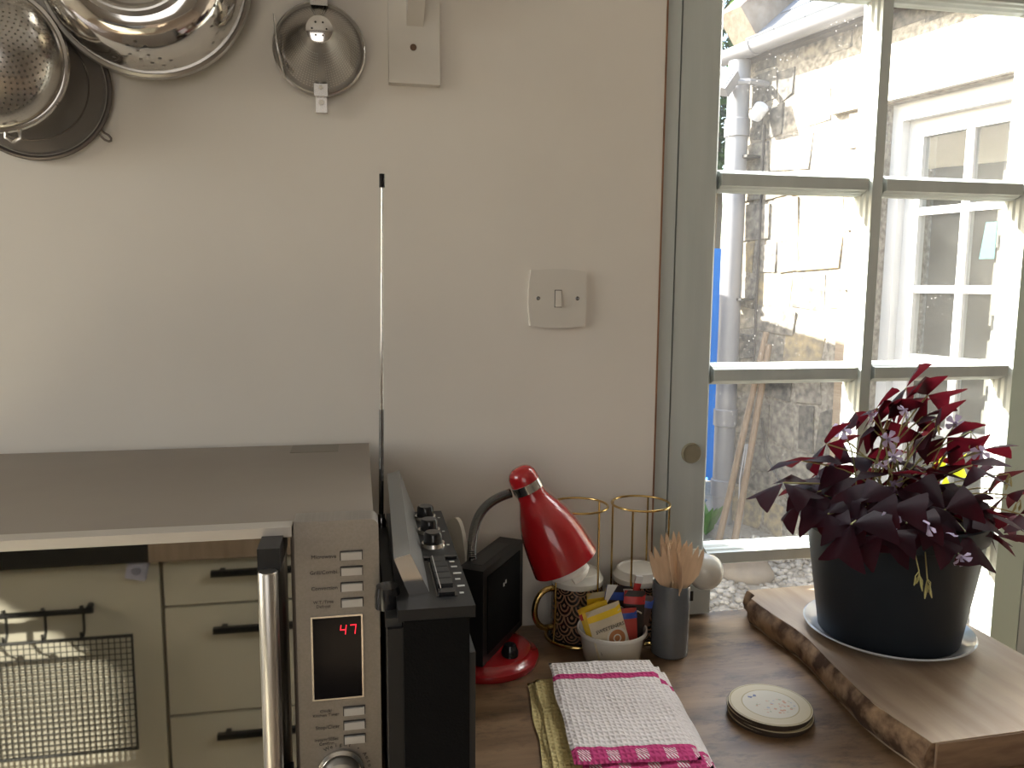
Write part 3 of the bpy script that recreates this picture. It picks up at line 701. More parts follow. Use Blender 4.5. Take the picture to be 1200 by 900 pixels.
for hx in (-.19, .08):
    b = B(); tube(b, [(hx, 0, .004), (hx, .022, 0)], .006, 8); obj('bracket', b, M_black, rl)
for hx in (-.13, -.07, 0.0, .07):
    b = B(); tube(b, [(hx, .030, .012), (hx, .022, .010), (hx, .016, 0), (hx, .016, -.04), (hx, .024, -.052), (hx, .034, -.048), (hx, .036, -.038)], .0028, 6); obj('hook', b, M_black, rl)
rk = thing('cooling_rack', 'black wire cooling rack hanging from hooks on the cabinet door opposite', 'cooling rack', (-.62, YC+.035, .43))
b = B(); w0, w1, h0, h1 = -.20, .163, .0, .240
tube(b, [(w0, 0, h0), (w1, 0, h0), (w1, 0, h1), (w0, 0, h1)], .004, 6, closed=True); obj('rim', b, M_black, rk)
b = B()
nx, nz = 33, 20
for i in range(1, nx):
    x = w0+(w1-w0)*i/nx; tube(b, [(x, 0, h0), (x, 0, h1)], .0011, 4)
for i in range(1, nz):
    z_ = h0+(h1-h0)*i/nz; tube(b, [(w0, .002, z_), (w1, .002, z_)], .0011, 4)
obj('wire_grid', b, M_black, rk, kind='stuff')

# ------------------------------------------------------------------ microwave
mw = thing('microwave', 'brushed steel combination microwave with mirrored black door on the wooden worktop', 'microwave', (0, 0, CT))
def z_(v): return v-CT
b = B(); box(b, -.505, .0105, -.412, -.03, .012, z_(1.1455)); obj('casing', b, M_steeltop, mw, smooth=True, bevel=.004, bseg=3)
for fx in (-.46, -.03):
    for fy in (-.37, -.08):
        b = B(); lathe(b, [(0, 0), (.015, 0), (.015, .013), (0, .013)], 16, Matrix.Translation((fx, fy, 0))); obj('foot', b, M_black, mw)
b = B(); box(b, -.508, -.066, -.424, -.406, .02, z_(1.1375)); obj('door', b, M_glassblack, mw, bevel=.001, bseg=1)
b = B(); box(b, -.508, -.0645, -.4255, -.406, z_(1.138), z_(1.1475)); obj('top_trim', b, M_trim, mw, bevel=.002)
b = B(); zt_ = z_(1.1515); rr_ = .008
prism(b, [(-.0625, .012), (.0145, .012), (.0145, zt_-rr_)]+[(.0145-rr_+rr_*math.cos(R(15*k)), zt_-rr_+rr_*math.sin(R(15*k))) for k in range(1, 6)]+[(.0145-rr_, zt_), (-.0625, zt_)], .0305, Matrix(((1, 0, 0, 0), (0, 0, 1, -.4255), (0, 1, 0, 0), (0, 0, 0, 1))))
pn = obj('control_panel', b, M_steel, mw, smooth=True, bevel=.0035, bseg=3)
hd = B(); lathe(hd, [(0, -.28), (.0082, -.28), (.0086, -.278), (.0086, .0), (.0078, .0015), (0, .0022)], 24, Matrix.Translation((-.082, -.467, z_(1.120)))); obj('handle', hd, M_satin, mw, smooth=True)
for zc in (1.128, .880):
    b = B(); box(b, -.091, -.072, -.462, -.423, z_(zc)-.010, z_(zc)+.012); obj('handle_mount', b, M_black, mw, bevel=.004, bseg=3)
yP = -.4262
for k, (bz, s1, s2) in enumerate(((1.1175, 'Microwave', ''), (1.1025, 'Grill/Combi.', ''), (1.0870, 'Convection', ''), (1.0715, 'W.T./Time', 'Defrost'), (.9630, 'Clock/', 'Kitchen Timer'), (.9485, 'Stop/Clear', ''), (.9340, 'Instant/30Sec', 'Confirm'))):
    b = B(); box(b, -.0215, -.0005, yP-.0002, yP+.001, z_(bz)-.0045, z_(bz)+.0045); bez_ = obj('button_recess', b, M_ink, mw)
    b = B(); box(b, -.0205, -.0013, yP-.0026, yP+.001, z_(bz)-.0036, z_(bz)+.0036); obj('button', b, M_silver, mw, bevel=.0012, bseg=2)
    if s2:
        text(s1, .0042, mw, (-.0375, yP-.0003, z_(bz)+.002), UPR, M_ink); text(s2, .0042, mw, (-.0375, yP-.0003, z_(bz)-.0022), UPR, M_ink)
    else: text(s1, .0052, mw, (-.0362, yP-.0003, z_(bz)), UPR, M_ink)
b = B(); box(b, -.0495, -.0015, yP-.0014, yP+.001, z_(.9765), z_(1.0600)); obj('display_frame', b, M_bright, mw, bevel=.0006, bseg=1)
b = B(); box(b, -.0478, -.0030, yP-.0018, yP+.001, z_(.9782), z_(1.0583)); obj('display', b, M_screen, mw)
def seg7(dig, x, z0, w_, h_):
    b = B(); t = .0013; on_ = {'4': 'fgbc', '7': 'abc'}[dig]; y0, y1 = yP-.0023, yP-.0018; sl_ = .12
    S_ = {'a': (x, x+w_, z0+h_-t, z0+h_), 'g': (x, x+w_, z0+h_/2-t/2, z0+h_/2+t/2), 'd': (x, x+w_, z0, z0+t), 'f': (x, x+t, z0+h_/2, z0+h_), 'e': (x, x+t, z0, z0+h_/2), 'b': (x+w_-t, x+w_, z0+h_/2, z0+h_), 'c': (x+w_-t, x+w_, z0, z0+h_/2)}
    for s_ in on_:
        a = S_[s_]; vs = box(b, a[0]+.0003, a[1]-.0003, y0, y1, a[2]+.0003, a[3]-.0003)
        for v in vs: v.co.x += sl_*(v.co.z-z0)
    obj('digit', b, M_led, mw)
seg7('4', -.0235, z_(1.0410), .0062, .0098); seg7('7', -.0145, z_(1.0410), .0062, .0098)
MD = Matrix.Translation((-.0245, yP, z_(.902))) @ Matrix.Rotation(PI/2, 4, 'X')
b = B(); lathe(b, [(.0, 0), (.0225, 0), (.0225, .003), (.0195, .005), (.0195, .006)], 40, MD); obj('dial_bezel', b, M_bright, mw, smooth=True)
b = B(); lathe(b, [(.0, .0), (.0175, .0), (.0170, .016), (.0150, .018), (0, .018)], 40, MD); obj('dial', b, M_trim, mw, smooth=True)
arc = 'Weight • Auto Menu'
for i, ch in enumerate(arc):
    a = R(118)-i*R(9.3)
    if ch != ' ': text(ch, .0055, mw, (-.0245+.0275*math.cos(a), yP-.0003, z_(.902)+.0275*math.sin(a)), (PI/2, -(a-PI/2), 0), M_ink)
b = B(); box(b, -.094, -.031, -.083, -.034, z_(1.1453), z_(1.1459)); obj('tape_label', b, mat('tape_dark', (.16, .14, .115), .5), mw)

# ------------------------------------------------------------------ boombox beside the microwave, end towards us
rd = thing('cassette_radio', 'black portable cassette radio standing end-on right of the microwave, aerial raised', 'radio', (0, 0, CT))
b = B(); box(b, .034, .0925, -.487, -.185, .006, z_(1.075)); obj('body', b, M_blacktex, rd, bevel=.004)
b = B(); box(b, .020, .036, -.480, -.19, .0, z_(1.066)); obj('back_shell', b, M_black, rd, bevel=.004)
b = B(); box(b, .0905, .0985, -.483, -.19, .0, z_(1.040)); obj('speaker_grille', b, M_grey, rd, bevel=.002)
b = B(); box(b, .029, .098, -.486, -.182, z_(1.0745), z_(1.0855)); tp = obj('top_panel', b, M_black, rd, bevel=.003)
zt = z_(1.0855)
b = B(); box(b, .0185, .033, -.475, -.20, z_(1.066), z_(1.074)); obj('rear_ledge', b, M_grey, rd, bevel=.002)
b = B(); lathe(b, [(0, 0), (.012, 0), (.012, .010), (.0105, .020), (0, .021)], 20, Matrix.Translation((.0215, -.445, z_(1.073)))); obj('tuning_knob', b, M_gloss, rd, smooth=True)
for ky in (-.212, -.267, -.316):
    b = B(); lathe(b, [(0, 0), (.0135, 0), (.0125, .004), (.0, .004)], 28, Matrix.Translation((.0755, ky, zt))); kr = obj('knob_collar', b, M_bright, rd, smooth=True)
    b = B(); lathe(b, [(0, .003), (.0105, .003), (.0098, .014), (.0085, .016), (0, .016)], 24, Matrix.Translation((.0755, ky, zt))); obj('knob', b, M_gloss, rd, smooth=True)
    b = B(); box(b, .0905, .0935, ky-.0015, ky+.0015, zt-.0005, zt+.0003); obj('printed_mark', b, M_print, rd)
for sx_ in ((.062, .072), (.083, .096)):
    b = B(); box(b, sx_[0], sx_[1], -.363, -.357, zt-.001, zt+.003); obj('slider', b, M_gloss, rd)
b = B(); box(b, .0655, .085, -.462, -.362, zt-.002, zt+.0006); obj('key_well', b, M_gloss, rd)
for i in range(6):
    y0 = -.460+i*.0158; b = B(); box(b, .068, .0825, y0, y0+.0142, zt, zt+.0058 if i else zt+.0035); obj('key', b, M_grey if i else M_gloss, rd, bevel=.0012, bseg=1)
b = B(); box(b, .0695, .0703, -.455, -.366, zt+.0058, zt+.0063); obj('key_stripe', b, M_silver, rd)
for yy_, w_ in ((-.455, .004), (-.438, .007), (-.420, .005), (-.404, .008), (-.385, .006), (-.37, .005)):
    b = B(); box(b, .0875, .0875+w_, yy_-.0018, yy_+.0018, zt-.0005, zt+.0003); obj('printed_mark', b, M_print, rd)
# carry handle bar folded upright
b = B(); pts = [(.0275, z_(1.120)), (.0425, z_(1.124)), (.0625, z_(1.080)), (.0435, z_(1.078))]
v1 = [b.verts.new((x, -.449, z)) for x, z in pts]; v2 = [b.verts.new((x+.004, -.165, z+.012 if i < 2 else z)) for i, (x, z) in enumerate(pts)]
b.faces.new(v1); b.faces.new(v2)
for i in range(4): b.faces.new((v1[i], v1[(i+1) % 4], v2[(i+1) % 4], v2[i]))
cr_ = obj('carry_handle', b, M_silver, rd, bevel=.0015)
cr_.data.materials[0] = mat('handle_grey', (.20, .20, .195), .35, .3)
b = B(); fr_ = [b.verts.new((x, -.4512, z)) for x, z in pts]; bk_ = [b.verts.new((x, -.448, z)) for x, z in pts]; b.faces.new(fr_); b.faces.new(bk_)
for i in range(4): b.faces.new((fr_[i], fr_[(i+1) % 4], bk_[(i+1) % 4], bk_[i]))
obj('handle_end_plate', b, M_chrome, rd)
# aerial
b = B(); lathe(b, [(0, 0), (.006, 0), (.006, .008), (.0045, .012), (.0045, .018), (0, .018)], 16, Matrix.Translation((.0225, -.2, z_(1.073)))); obj('aerial_base', b, M_chrome, rd, smooth=True)
zs_ = [1.088, 1.22, 1.302, 1.383, 1.484]; rs_ = [.0030, .0024, .0019, .0014]
xa = lambda z: .0225+(z-1.09)*.0160
for i in range(4):
    b = B(); tube(b, [(xa(zs_[i]), -.2, z_(zs_[i])), (xa(zs_[i+1]), -.2, z_(zs_[i+1]))], rs_[i], 10); obj('aerial_section', b, M_darkchrome if i == 0 else M_chrome, rd, smooth=True)
b = B(); tube(b, [(xa(1.483), -.2, z_(1.482)), (xa(1.497), -.2, z_(1.4975))], .0036, 10); obj('aerial_tip', b, M_gloss, rd)

# white oval plate behind the radio
b = B(); pts = [(.030*math.cos(2*PI*i/40)*(1.0), .100+.100*math.sin(2*PI*i/40)) for i in range(40)]
prism(b, pts, .006, Matrix(((1, 0, 0, 0), (0, 0, -1, .0), (0, 1, 0, 0), (0, 0, 0, 1))))
o = obj('oval_tray', b, M_ivory, bevel=.0015); o.location = (.122, -.075, CT); o.rotation_euler = (R(-4), 0, R(-58)); tag(o, 'thin ivory oval tray standing upright behind the cassette radio', 'tray')

# ------------------------------------------------------------------ red desk lamp
lm = thing('desk_lamp', 'red bell-shaded desk lamp with chrome gooseneck beside the radio', 'lamp', (.17, -.10, CT))
b = B(); lathe(b, [(0, 0), (.073, 0), (.075, .004), (.074, .009), (.066, .012), (.062, .018), (.045, .021), (0, .022)], 48); obj('base', b, M_redlamp, lm, smooth=True)
b = B(); lathe(b, [(0, 0), (.012, 0), (.012, .006), (.008, .016), (0, .017)], 20, Matrix.Translation((.055-.028, -.035, .0195))); obj('switch', b, M_gloss, lm, smooth=True)
b = B(); lathe(b, [(0, 0), (.011, 0), (.011, .015), (.007, .022), (0, .022)], 20, Matrix.Translation((-.024, -.012, .0195))); obj('neck_socket', b, M_chrome, lm, smooth=True)
AX0 = Vector((.205-.17, -.04, 1.1285-CT)); AXD = Vector((.068, -.012, -.139)).normalized()
neck = [(-.024, -.012, .035), (-.024, -.014, .10), (-.024, -.016, .15)]+[tuple(q) for q in bez((-.024, -.018, z_(1.0)), (-.024, -.02, z_(1.055)), (-.012, -.025, z_(1.078)), (.026, -.036, z_(1.092)), 14)]
b = B(); tube(b, neck, .0062, 12); obj('gooseneck', b, M_darkchrome, lm, smooth=True)
b = B()
for i in range(70):       # spiral ribs of the gooseneck
    t = i/69*(len(neck)-1.001); k = int(t); q = Vector(neck[k]).lerp(Vector(neck[k+1]), t-k); tg = (Vector(neck[k+1])-Vector(neck[k])).normalized()
    Mr = Matrix.Translation(q) @ tg.to_track_quat('Z', 'Y').to_matrix().to_4x4(); lathe(b, [(.0060, -.001), (.0068, 0), (.0060, .001)], 12, Mr)
obj('neck_coil', b, M_darkchrome, lm, smooth=True, kind='stuff')
MS = Matrix.Translation(AX0) @ AXD.to_track_quat('Z', 'Y').to_matrix().to_4x4()
b = B(); lathe(b, [(0, 0), (.009, .0012), (.0155, .005), (.0188, .011), (.020, .019), (.020, .024)], 40, MS); obj('shade_cap', b, M_redlamp, lm, smooth=True)
b = B(); lathe(b, [(.0195, .023), (.0208, .0235), (.0208, .0355), (.0195, .036)], 40, MS); obj('shade_band', b, M_chrome, lm, smooth=True)
b = B(); lathe(b, [(.0190, .035), (.0195, .044), (.0225, .052), (.0285, .064), (.0345, .078), (.0395, .096), (.0430, .118), (.0458, .143), (.0462, .1475), (.0450, .148), (.0440, .143), (.0415, .118), (.038, .096), (.033, .078), (.027, .064), (.021, .052)], 48, MS)
obj('shade', b, M_redlamp, lm, smooth=True)
b = B()
sp_ = [MS @ Vector((.021*math.cos(a*.5), .021*math.sin(a*.5), .132+.036*a/44)) for a in range(45)]
tube(b, sp_, .0062, 8); obj('bulb', b, M_bulb, lm, smooth=True)
b = B(); lathe(b, [(0, .05), (.016, .05), (.016, .122), (0, .124)], 20, MS); obj('bulb_holder', b, M_bulb, lm, smooth=True)

# black speaker standing against the lamp, on its base
sk = thing('black_speaker', 'black slab-shaped speaker leaning beside the red lamp under its shade', 'speaker', (.178, -.098, CT+.0225), R(-33))
b = B(); T = Matrix.Rotation(R(0), 4, 'Y')
box(b, -.025, .018, -.072, .072, 0, .132, T)
for v in b.verts:
    if v.co.z > .05 and v.co.x < 0: v.co.x += .006
obj('casing', b, M_black, sk, smooth=True, bevel=.007, bseg=3)
b = B(); box(b, .0181, .0195, -.058, .058, .012, .120); obj('front_grille', b, M_blacktex, sk, bevel=.0006, bseg=1)
b = B(); box(b, -.012, .008, -.052, .045, .1318, .1326); obj('top_strip', b, M_grey, sk)
b = B(); box(b, .0196, .0200, -.006, -.002, .088, .093); box(b, .0196, .0200, .001, .005, .090, .095); obj('badge', b, M_print, sk)

# ------------------------------------------------------------------ mug racks, mugs upside down in them
def mug_rack(loc, rz, lab):
    t = thing('mug_rack', lab, 'mug rack', loc, rz, 'brass wire mug racks'); Rr = .0435
    for nm, zz_, r_ in (('base_ring', .002, .0024), ('top_ring', .203, .0017)):
        b = B(); tube(b, ring_pts((0, 0, zz_), Rr if nm == 'top_ring' else Rr+.003, 48), r_, 8, closed=True); obj(nm, b, M_brass, t, smooth=True)
    for a in (20, 110, 200, 290):
        b = B(); ca, sa = math.cos(R(a)), math.sin(R(a)); tube(b, [((Rr+.003)*ca, (Rr+.003)*sa, .002), (Rr*ca, Rr*sa, .05), (Rr*ca, Rr*sa, .203)], .0015, 8); obj('upright', b, M_brass, t, smooth=True)
    b = B(); lathe(b, [(0, .002), (.042, .002), (.042, .0045), (0, .0045)], 40); obj('base_plate', b, M_gloss, t, smooth=True)
    return t
def mug(loc, hz, lab):
    t = thing('mug', lab, 'mug', loc, hz, 'upside-down patterned mugs')
    b = B(); lathe(b, [(.0395, 0), (.0395, .012), (.0395, .03), (.0392, .05), (.0388, .07), (.0385, .080)], 48, uv=True); obj('body', b, M_mug, t, smooth=True)
    b = B(); lathe(b, [(.0385, .080), (.0392, .083), (.0392, .088), (.0365, .091), (.0335, .0985), (.0310, .0995), (.0295, .0975), (0, .0975)], 48); obj('foot', b, M_mugwhite, t, smooth=True)
    b = B(); lathe(b, [(.0395, 0), (.0365, 0), (.036, .06), (0, .07)], 32); obj('inside', b, M_mugwhite, t, smooth=True)
    b = B(); tube(b, bez((.037, 0, .075), (.078, 0, .085), (.082, 0, .005), (.037, 0, .016), 16), [.0045]*17, 10); obj('handle', b, M_brass, t, smooth=True)
    return t
mug_rack((.316, -.0495, CT), R(8), 'brass wire mug rack beside the red lamp, holding the mug with its gold handle showing')
mug_rack((.412, -.0535, CT), R(35), 'brass wire mug rack right behind the grey cup of wooden forks')
mug((.316, -.0495, CT+.0046), R(190), 'upside-down black and gold scallop mug with gold handle, under the red lampshade')
mug((.412, -.0535, CT+.0046), R(60), 'upside-down black and gold scallop mug behind the sachets and grey cup')

# ------------------------------------------------------------------ ramekin and sachets
RC = Vector((.347, -.126, CT))
o = None
b = B(); lathe(b, [(0, 0), (.038, 0), (.0405, .002), (.0440, .026), (.0455, .038), (.0495, .0395), (.0505, .0425), (.0495, .0455), (.0475, .0455), (.0455, .040), (.0425, .022), (.0395, .006), (0, .005)], 56)
o = obj('ramekin', b, M_ramekin, smooth=True); o.location = RC; tag(o, 'small off-white ramekin full of sachets in front of the mugs', 'ramekin')
def pillow(w_, h_, t_, nx=6, nz=9):       # sealed sachet: flat crimped ends, soft middle
    b = B(); F_ = []
    for sg in (-1, 1):
        G = []
        for i in range(nx+1):
            c = []
            for j in range(nz+1):
                u, v = i/nx, j/nz; e = min(1, min(v, 1-v)/.14); q = math.sin(PI*u)**.6*math.sin(PI*min(max((v-.08)/.84, 0), 1))**.6
                c.append(b.verts.new(((u-.5)*w_, sg*(t_*.5*q+.0003), v*h_)))
            G.append(c)
        F_.append(G)
        for i in range(nx):
            for j in range(nz): b.faces.new((G[i][j], G[i+1][j], G[i+1][j+1], G[i][j+1]))
    A, C = F_
    for i in range(nx): b.faces.new((A[i][0], A[i+1][0], C[i+1][0], C[i][0])); b.faces.new((A[i][nz], A[i+1][nz], C[i+1][nz], C[i][nz]))
    for j in range(nz): b.faces.new((A[0][j], A[0][j+1], C[0][j+1], C[0][j])); b.faces.new((A[nx][j], A[nx][j+1], C[nx][j+1], C[nx][j]))
    return b
def band(t, name, w_, z0, z1, y, m, x0=None, x1=None):
    b = B(); box(b, x0 if x0 is not None else -w_/2, x1 if x1 is not None else w_/2, y-.0004, y, z0, z1); return obj(name, b, m, t)
# (base x, y, z rel. ramekin), tilt back, lean sideways, yaw, width, height, colour
YEL = (.72, .48, .02); RED = (.42, .02, .02); BLU = (.02, .06, .30); BLK = (.02, .014, .012); WHT = (.62, .62, .62); BEI = (.52, .45, .33)
SACH = [
 ('sweetener_sachet', (-.004, -.031, .016), -6, -15, 4, .050, .074, BEI, YEL, 'beige sweetener sachet with yellow top, frontmost in the ramekin'),
 ('sweetener_sachet', (-.013, -.021, .014), -6, -15, 0, .038, .076, YEL, YEL, 'plain yellow sachet peeking out left behind the front sweetener sachet'),
 ('sugar_sachet', (-.012, -.010, .012), -5, -19, 5, .036, .075, YEL, RED, 'yellow sachet with a red tip at the far left of the ramekin'),
 ('sugar_sachet', (-.006, .018, .012), 4, -4, 0, .046, .082, (.5, .45, .3), YEL, 'yellow-topped sachet at the back, left of the white-cornered one'),
 ('coffee_sachet', (-.002, .006, .012), -2, 10, 10, .040, .090, BLK, BLU, 'blue-topped coffee sachet with a white torn corner, middle back'),
 ('sugar_sachet', (.014, .022, .012), 6, 2, -8, .044, .084, WHT, YEL, 'white sachet with yellow top standing at the back right'),
 ('chocolate_sachet', (.018, -.020, .012), -5, -2, -4, .028, .066, (.35, .04, .03), BLU, 'blue and red sachet beside the front sweetener sachet'),
 ('coffee_sachet', (.027, -.006, .012), -3, 3, -10, .030, .086, BLK, RED, 'black coffee sachet with red top, right side of the ramekin'),
 ('coffee_sachet', (.036, .002, .012), -2, 10, -18, .024, .078, (.05, .025, .02), BLU, 'narrow brown coffee sachet with blue top at the far right'),
 ('stick_sachet', (.024, .012, .012), 2, 10, 0, .010, .104, BLK, RED, 'slim dark stick sachet with red and white tip, tallest in the ramekin'),
]
for nm, (sx_, sy_, sz_), tb, ln, yw, w_, h_, c1, c2_, lab in SACH:
    t = thing(nm, lab, 'sachet', RC+Vector((sx_, sy_, sz_)), 0, 'sachets in the ramekin', rot=(R(tb), R(ln), R(yw)))
    obj('packet', pillow(w_, h_, .007), wrap_mat('wrap_%d_%d_%d' % tuple(int(x*999) for x in c1), c1), t, smooth=True)
    # printed top band follows the packet's upper third
    b = pillow(w_+.0006, h_, .0078, 6, 18)
    cut = h_*.76
    kill = [f for f in b.faces if f.calc_center_median().z < cut]
    bmesh.ops.delete(b, geom=kill, context='FACES'); obj('printed_top', b, wrap_mat('wrap_%d_%d_%d' % tuple(int(x*999) for x in c2_), c2_), t, smooth=True)
    if 'frontmost' in lab:
        text('SWEETENERS', .0072, t, (.002, -.0043, .043), UPR, M_ink)
        b = B(); lathe(b, [(0, 0), (.0120, 0), (.0120, .0006), (0, .0006)], 24, Matrix.Translation((.008, -.0038, .026)) @ Matrix.Rotation(PI/2, 4, 'X')); obj('cup_print', b, mat('print_brown', (.42, .17, .06), .4), t)
        b = B(); lathe(b, [(.0120, 0), (.0150, 0), (.0150, .0005), (.0120, .0005)], 24, Matrix.Translation((.008, -.0038, .026)) @ Matrix.Rotation(PI/2, 4, 'X')); obj('cup_rim_print', b, mat('print_white', (.62, .58, .5), .4), t)
        b = B(); tube(b, ring_pts((.008, -.0046, .026), .005, 16, 'y'), .0009, 6, closed=True); obj('foam_print', b, mat('print_white', (.62, .58, .5), .4), t)
        b = B(); box(b, -.020, -.008, -.0040, -.0034, .010, .015); obj('saucer_print', b, mat('print_grey', (.22, .20, .19), .4), t)
    if 'black coffee' in lab or 'middle back' in lab:
        b = B(); tube(b, [(-w_*.35, -.0042, h_*.62), (-w_*.1, -.0048, h_*.68), (0, -.0048, h_*.60), (w_*.15, -.0048, h_*.68), (w_*.35, -.0042, h_*.64)], .0012, 6); obj('printed_mark', b, mat('print_white', (.62, .58, .5), .4), t)
    if 'torn corner' in lab:
        b = B(); prism(b, [(-.021, 0), (-.004, 0), (-.021, -.035)], .0008, Matrix(((1, 0, 0, 0), (0, 0, -1, -.0025), (0, 1, 0, .092), (0, 0, 0, 1)))); obj('torn_corner', b, mat('foil_white', (.7, .7, .7), .3), t)
    if 'tallest' in lab:
        b = B(); box(b, -.0052, .0052, -.0022, .0022, h_-.010, h_+.0005); obj('white_tip', b, mat('foil_white', (.7, .7, .7), .3), t)

# ------------------------------------------------------------------ grey cup with wooden forks
GC = Vector((.4345, -.126, CT))
b = B(); lathe(b, [(0, 0), (.0250, 0), (.0268, .002), (.0268, .104), (.0262, .106), (.0252, .105), (.0248, .006), (0, .005)], 48)
for v in b.verts:
    if v.co.z > .09: v.co.z -= v.co.x*.10
o = obj('utensil_cup', b, M_cup, smooth=True); o.location = GC; tag(o, 'tall slate-grey glazed cup holding wooden forks', 'cup')
def fork_mesh():
    b = B(); R_ = [(.0045, 0), (.0042, .07), (.0050, .098), (.0110, .108), (.0166, .120), (.0176, .135), (.0170, .150), (.0150, .1580), (.0124, .153), (.0104, .143), (.0100, .143), (.0086, .152), (.0062, .1595), (.0032, .152), (.0010, .143)]
    P_ = R_+[(-x, y) for x, y in R_[::-1]]
    prism(b, P_, .0016, Matrix(((1, 0, 0, 0), (0, 0, 1, -.0008), (0, 1, 0, 0), (0, 0, 0, 1))))
    for v in b.verts: v.co.y += .006*max(0, (v.co.z-.10)/.06)**2
    return b
fk = [(.008, -.011, -1, -13, 6), (.002, -.007, -2, 4, 55), (-.006, .003, 1, 11, 6), (-.012, -.009, -2, 18, -10), (.004, .013, 3, -2, 12), (.006, .003, 1, -19, 80)]
LBF = ['wooden fork leaning left with four tines fanned, left side of the grey cup', 'wooden fork turned edge-on in the middle of the grey cup', 'wooden fork right of the cup middle, tines upright', 'wooden fork leaning furthest right out of the grey cup',
       'wooden fork at the back of the grey cup, tallest', 'wooden fork seen edge-on at the far left of the grey cup']
f0 = None
for i, (fx, fy, tb, ln, yw) in enumerate(fk):
    if f0 is None: f0 = obj('wooden_fork', fork_mesh(), M_fork); o = f0
    else: o = bpy.data.objects.new('wooden_fork', f0.data); COL.objects.link(o)
    o.location = GC+Vector((fx*.8, fy*.8, .0062+(.012 if i == 4 else 0))); o.rotation_euler = (R(tb*.8), R(ln*.8), R(yw)); o.scale = (1, 1, 1)
    tag(o, LBF[i], 'fork', 'wooden forks in the grey cup')

# ------------------------------------------------------------------ folded tea towels
def fold_layer(w_, l_, t_, seed, amp=.0016, nx=22, ny=30, sag=.0):
    b = B(); T_, B_ = [], []
    for i in range(nx+1):
        ct, cb = [], []
        for j in range(ny+1):
            u, v = i/nx-.5, j/ny-.5; eu = min(1, (.5-abs(u))*w_/(t_*.8)); ev = min(1, (.5-abs(v))*l_/(t_*.8))
            rd_ = math.sqrt(max(0, 1-(1-eu)**2))*math.sqrt(max(0, 1-(1-ev)**2))
            nz_ = noise.noise(Vector((u*6+seed, v*6, seed)))*amp+noise.noise(Vector((u*20, v*5+seed, seed)))*amp*.5
            wob = noise.noise(Vector((seed, v*4, 3)))*.004; wob2 = noise.noise(Vector((seed, u*4, 7)))*.003
            x, y = u*w_+wob, v*l_+wob2
            ct.append(b.verts.new((x, y, t_*.5+(t_*.5+nz_)*rd_))); cb.append(b.verts.new((x, y, t_*.5-t_*.5*rd_)))
        T_.append(ct); B_.append(cb)
    for i in range(nx):
        for j in range(ny):
            b.faces.new((T_[i][j], T_[i+1][j], T_[i+1][j+1], T_[i][j+1])); b.faces.new((B_[i][j], B_[i][j+1], B_[i+1][j+1], B_[i+1][j]))
    bmesh.ops.remove_doubles(b, verts=b.verts, dist=1e-6)
    return b
yt = thing('tea_towel', 'folded yellow cotton tea towel lying under the white and pink one', 'towel', (.286, -.305, CT), R(-6.4))
for k in range(3):
    o = obj('fold', fold_layer(.176-.006*k, .222, .0052, 30+k, .0012), M_ytowel, yt, smooth=True); o.location = (.004*k-.004*(k == 2), -.004*k, .0005+.0046*k)
wt = thing('tea_towel', 'folded white waffle tea towel with pink stripes, on top of the yellow one', 'towel', (.2935, -.311, CT+.0150), R(-6.4))
for k, (dx, dy, w_, l_) in enumerate(((.016, -.008, .140, .226), (.010, -.004, .139, .226), (.0, .004, .137, .226))):
    o = obj('fold', fold_layer(w_, l_, .0068, 50+k, .0022), M_towel, wt, smooth=True); o.location = (dx, dy, .0060*k)

# ------------------------------------------------------------------ coasters
CC = Vector((.491, -.312, CT))
for i in range(4):
    t = thing('coaster', ['round cork-backed coaster lying at the bottom of the stack', 'round coaster second from the bottom of the stack', 'round coaster just under the floral top one', 'round cream floral coaster on top of the stack'][i], 'coaster',
              CC+Vector((.0015*math.sin(i*2), .0015*math.cos(i*3), .0043*i)), 0, 'stacked round coasters')
    b = B(); lathe(b, [(0, 0), (.0496, 0), (.0504, .0036), (0, .0036)], 56); obj('backing', b, M_stoneside, t, smooth=True)
    b = B(); lathe(b, [(0, .0034), (.0500, .0034), (.0496, .0042), (0, .0042)], 56); obj('printed_face', b, M_coaster, t, smooth=True)
    if i == 3:
        b = B()
        for sg in (-1, 1):
            prism(b, [(0, 0), (sg*.005, .004), (sg*.0062, .001), (sg*.004, -.002)], .00015, Matrix.Translation((-.013, .020, .0043)) @ Matrix.Rotation(.3, 4, 'Z'))
        obj('butterfly_print', b, mat('print_blue', (.16, .20, .36), .5), t)

# ------------------------------------------------------------------ live-edge board, saucer, potted oxalis
bd = thing('live_edge_board', 'thick live-edge wooden board under the potted plant', 'board', (.735, -.235, CT))
BT = .040
b = B(); ny = 40; L_ = []
for j in range(ny+1):
    y = -.222+.437*j/ny; x = -.135+noise.noise(Vector((y*9, 1.3, 0)))*.010+.006*math.sin(y*14); L_.append((x, y))
L_ = [(x+(.012 if j > ny-3 else 0), y) for j, (x, y) in enumerate(L_)]
prism(b, L_+[(.133, .222), (.133, -.215)], BT); obj('slab', b, M_board, bd, bevel=.002, bseg=1)
b = B(); rows_ = []
for j, (x, y) in enumerate(L_):
    rows_.append([b.verts.new((x+.001-dxx+noise.noise(Vector((y*30, zz_*60, 5)))*.004, y, zz_)) for dxx, zz_ in ((.0, .0005), (.007, .010), (.0095, .020), (.008, .030), (.001, BT-.0005))]+[b.verts.new((x+.004, y, BT-.001)), b.verts.new((x+.004, y, .001))])
for j in range(ny):
    for k in range(7): b.faces.new((rows_[j][k], rows_[j][(k+1) % 7], rows_[j+1][(k+1) % 7], rows_[j+1][k]))
b.faces.new(rows_[0]); b.faces.new(rows_[-1])
obj('bark_edge', b, M_bark, bd, smooth=True)
b = B(); vs = box(b, L_[0][0]+.006, .133, -.2235, -.2195, .0005, BT-.0015)
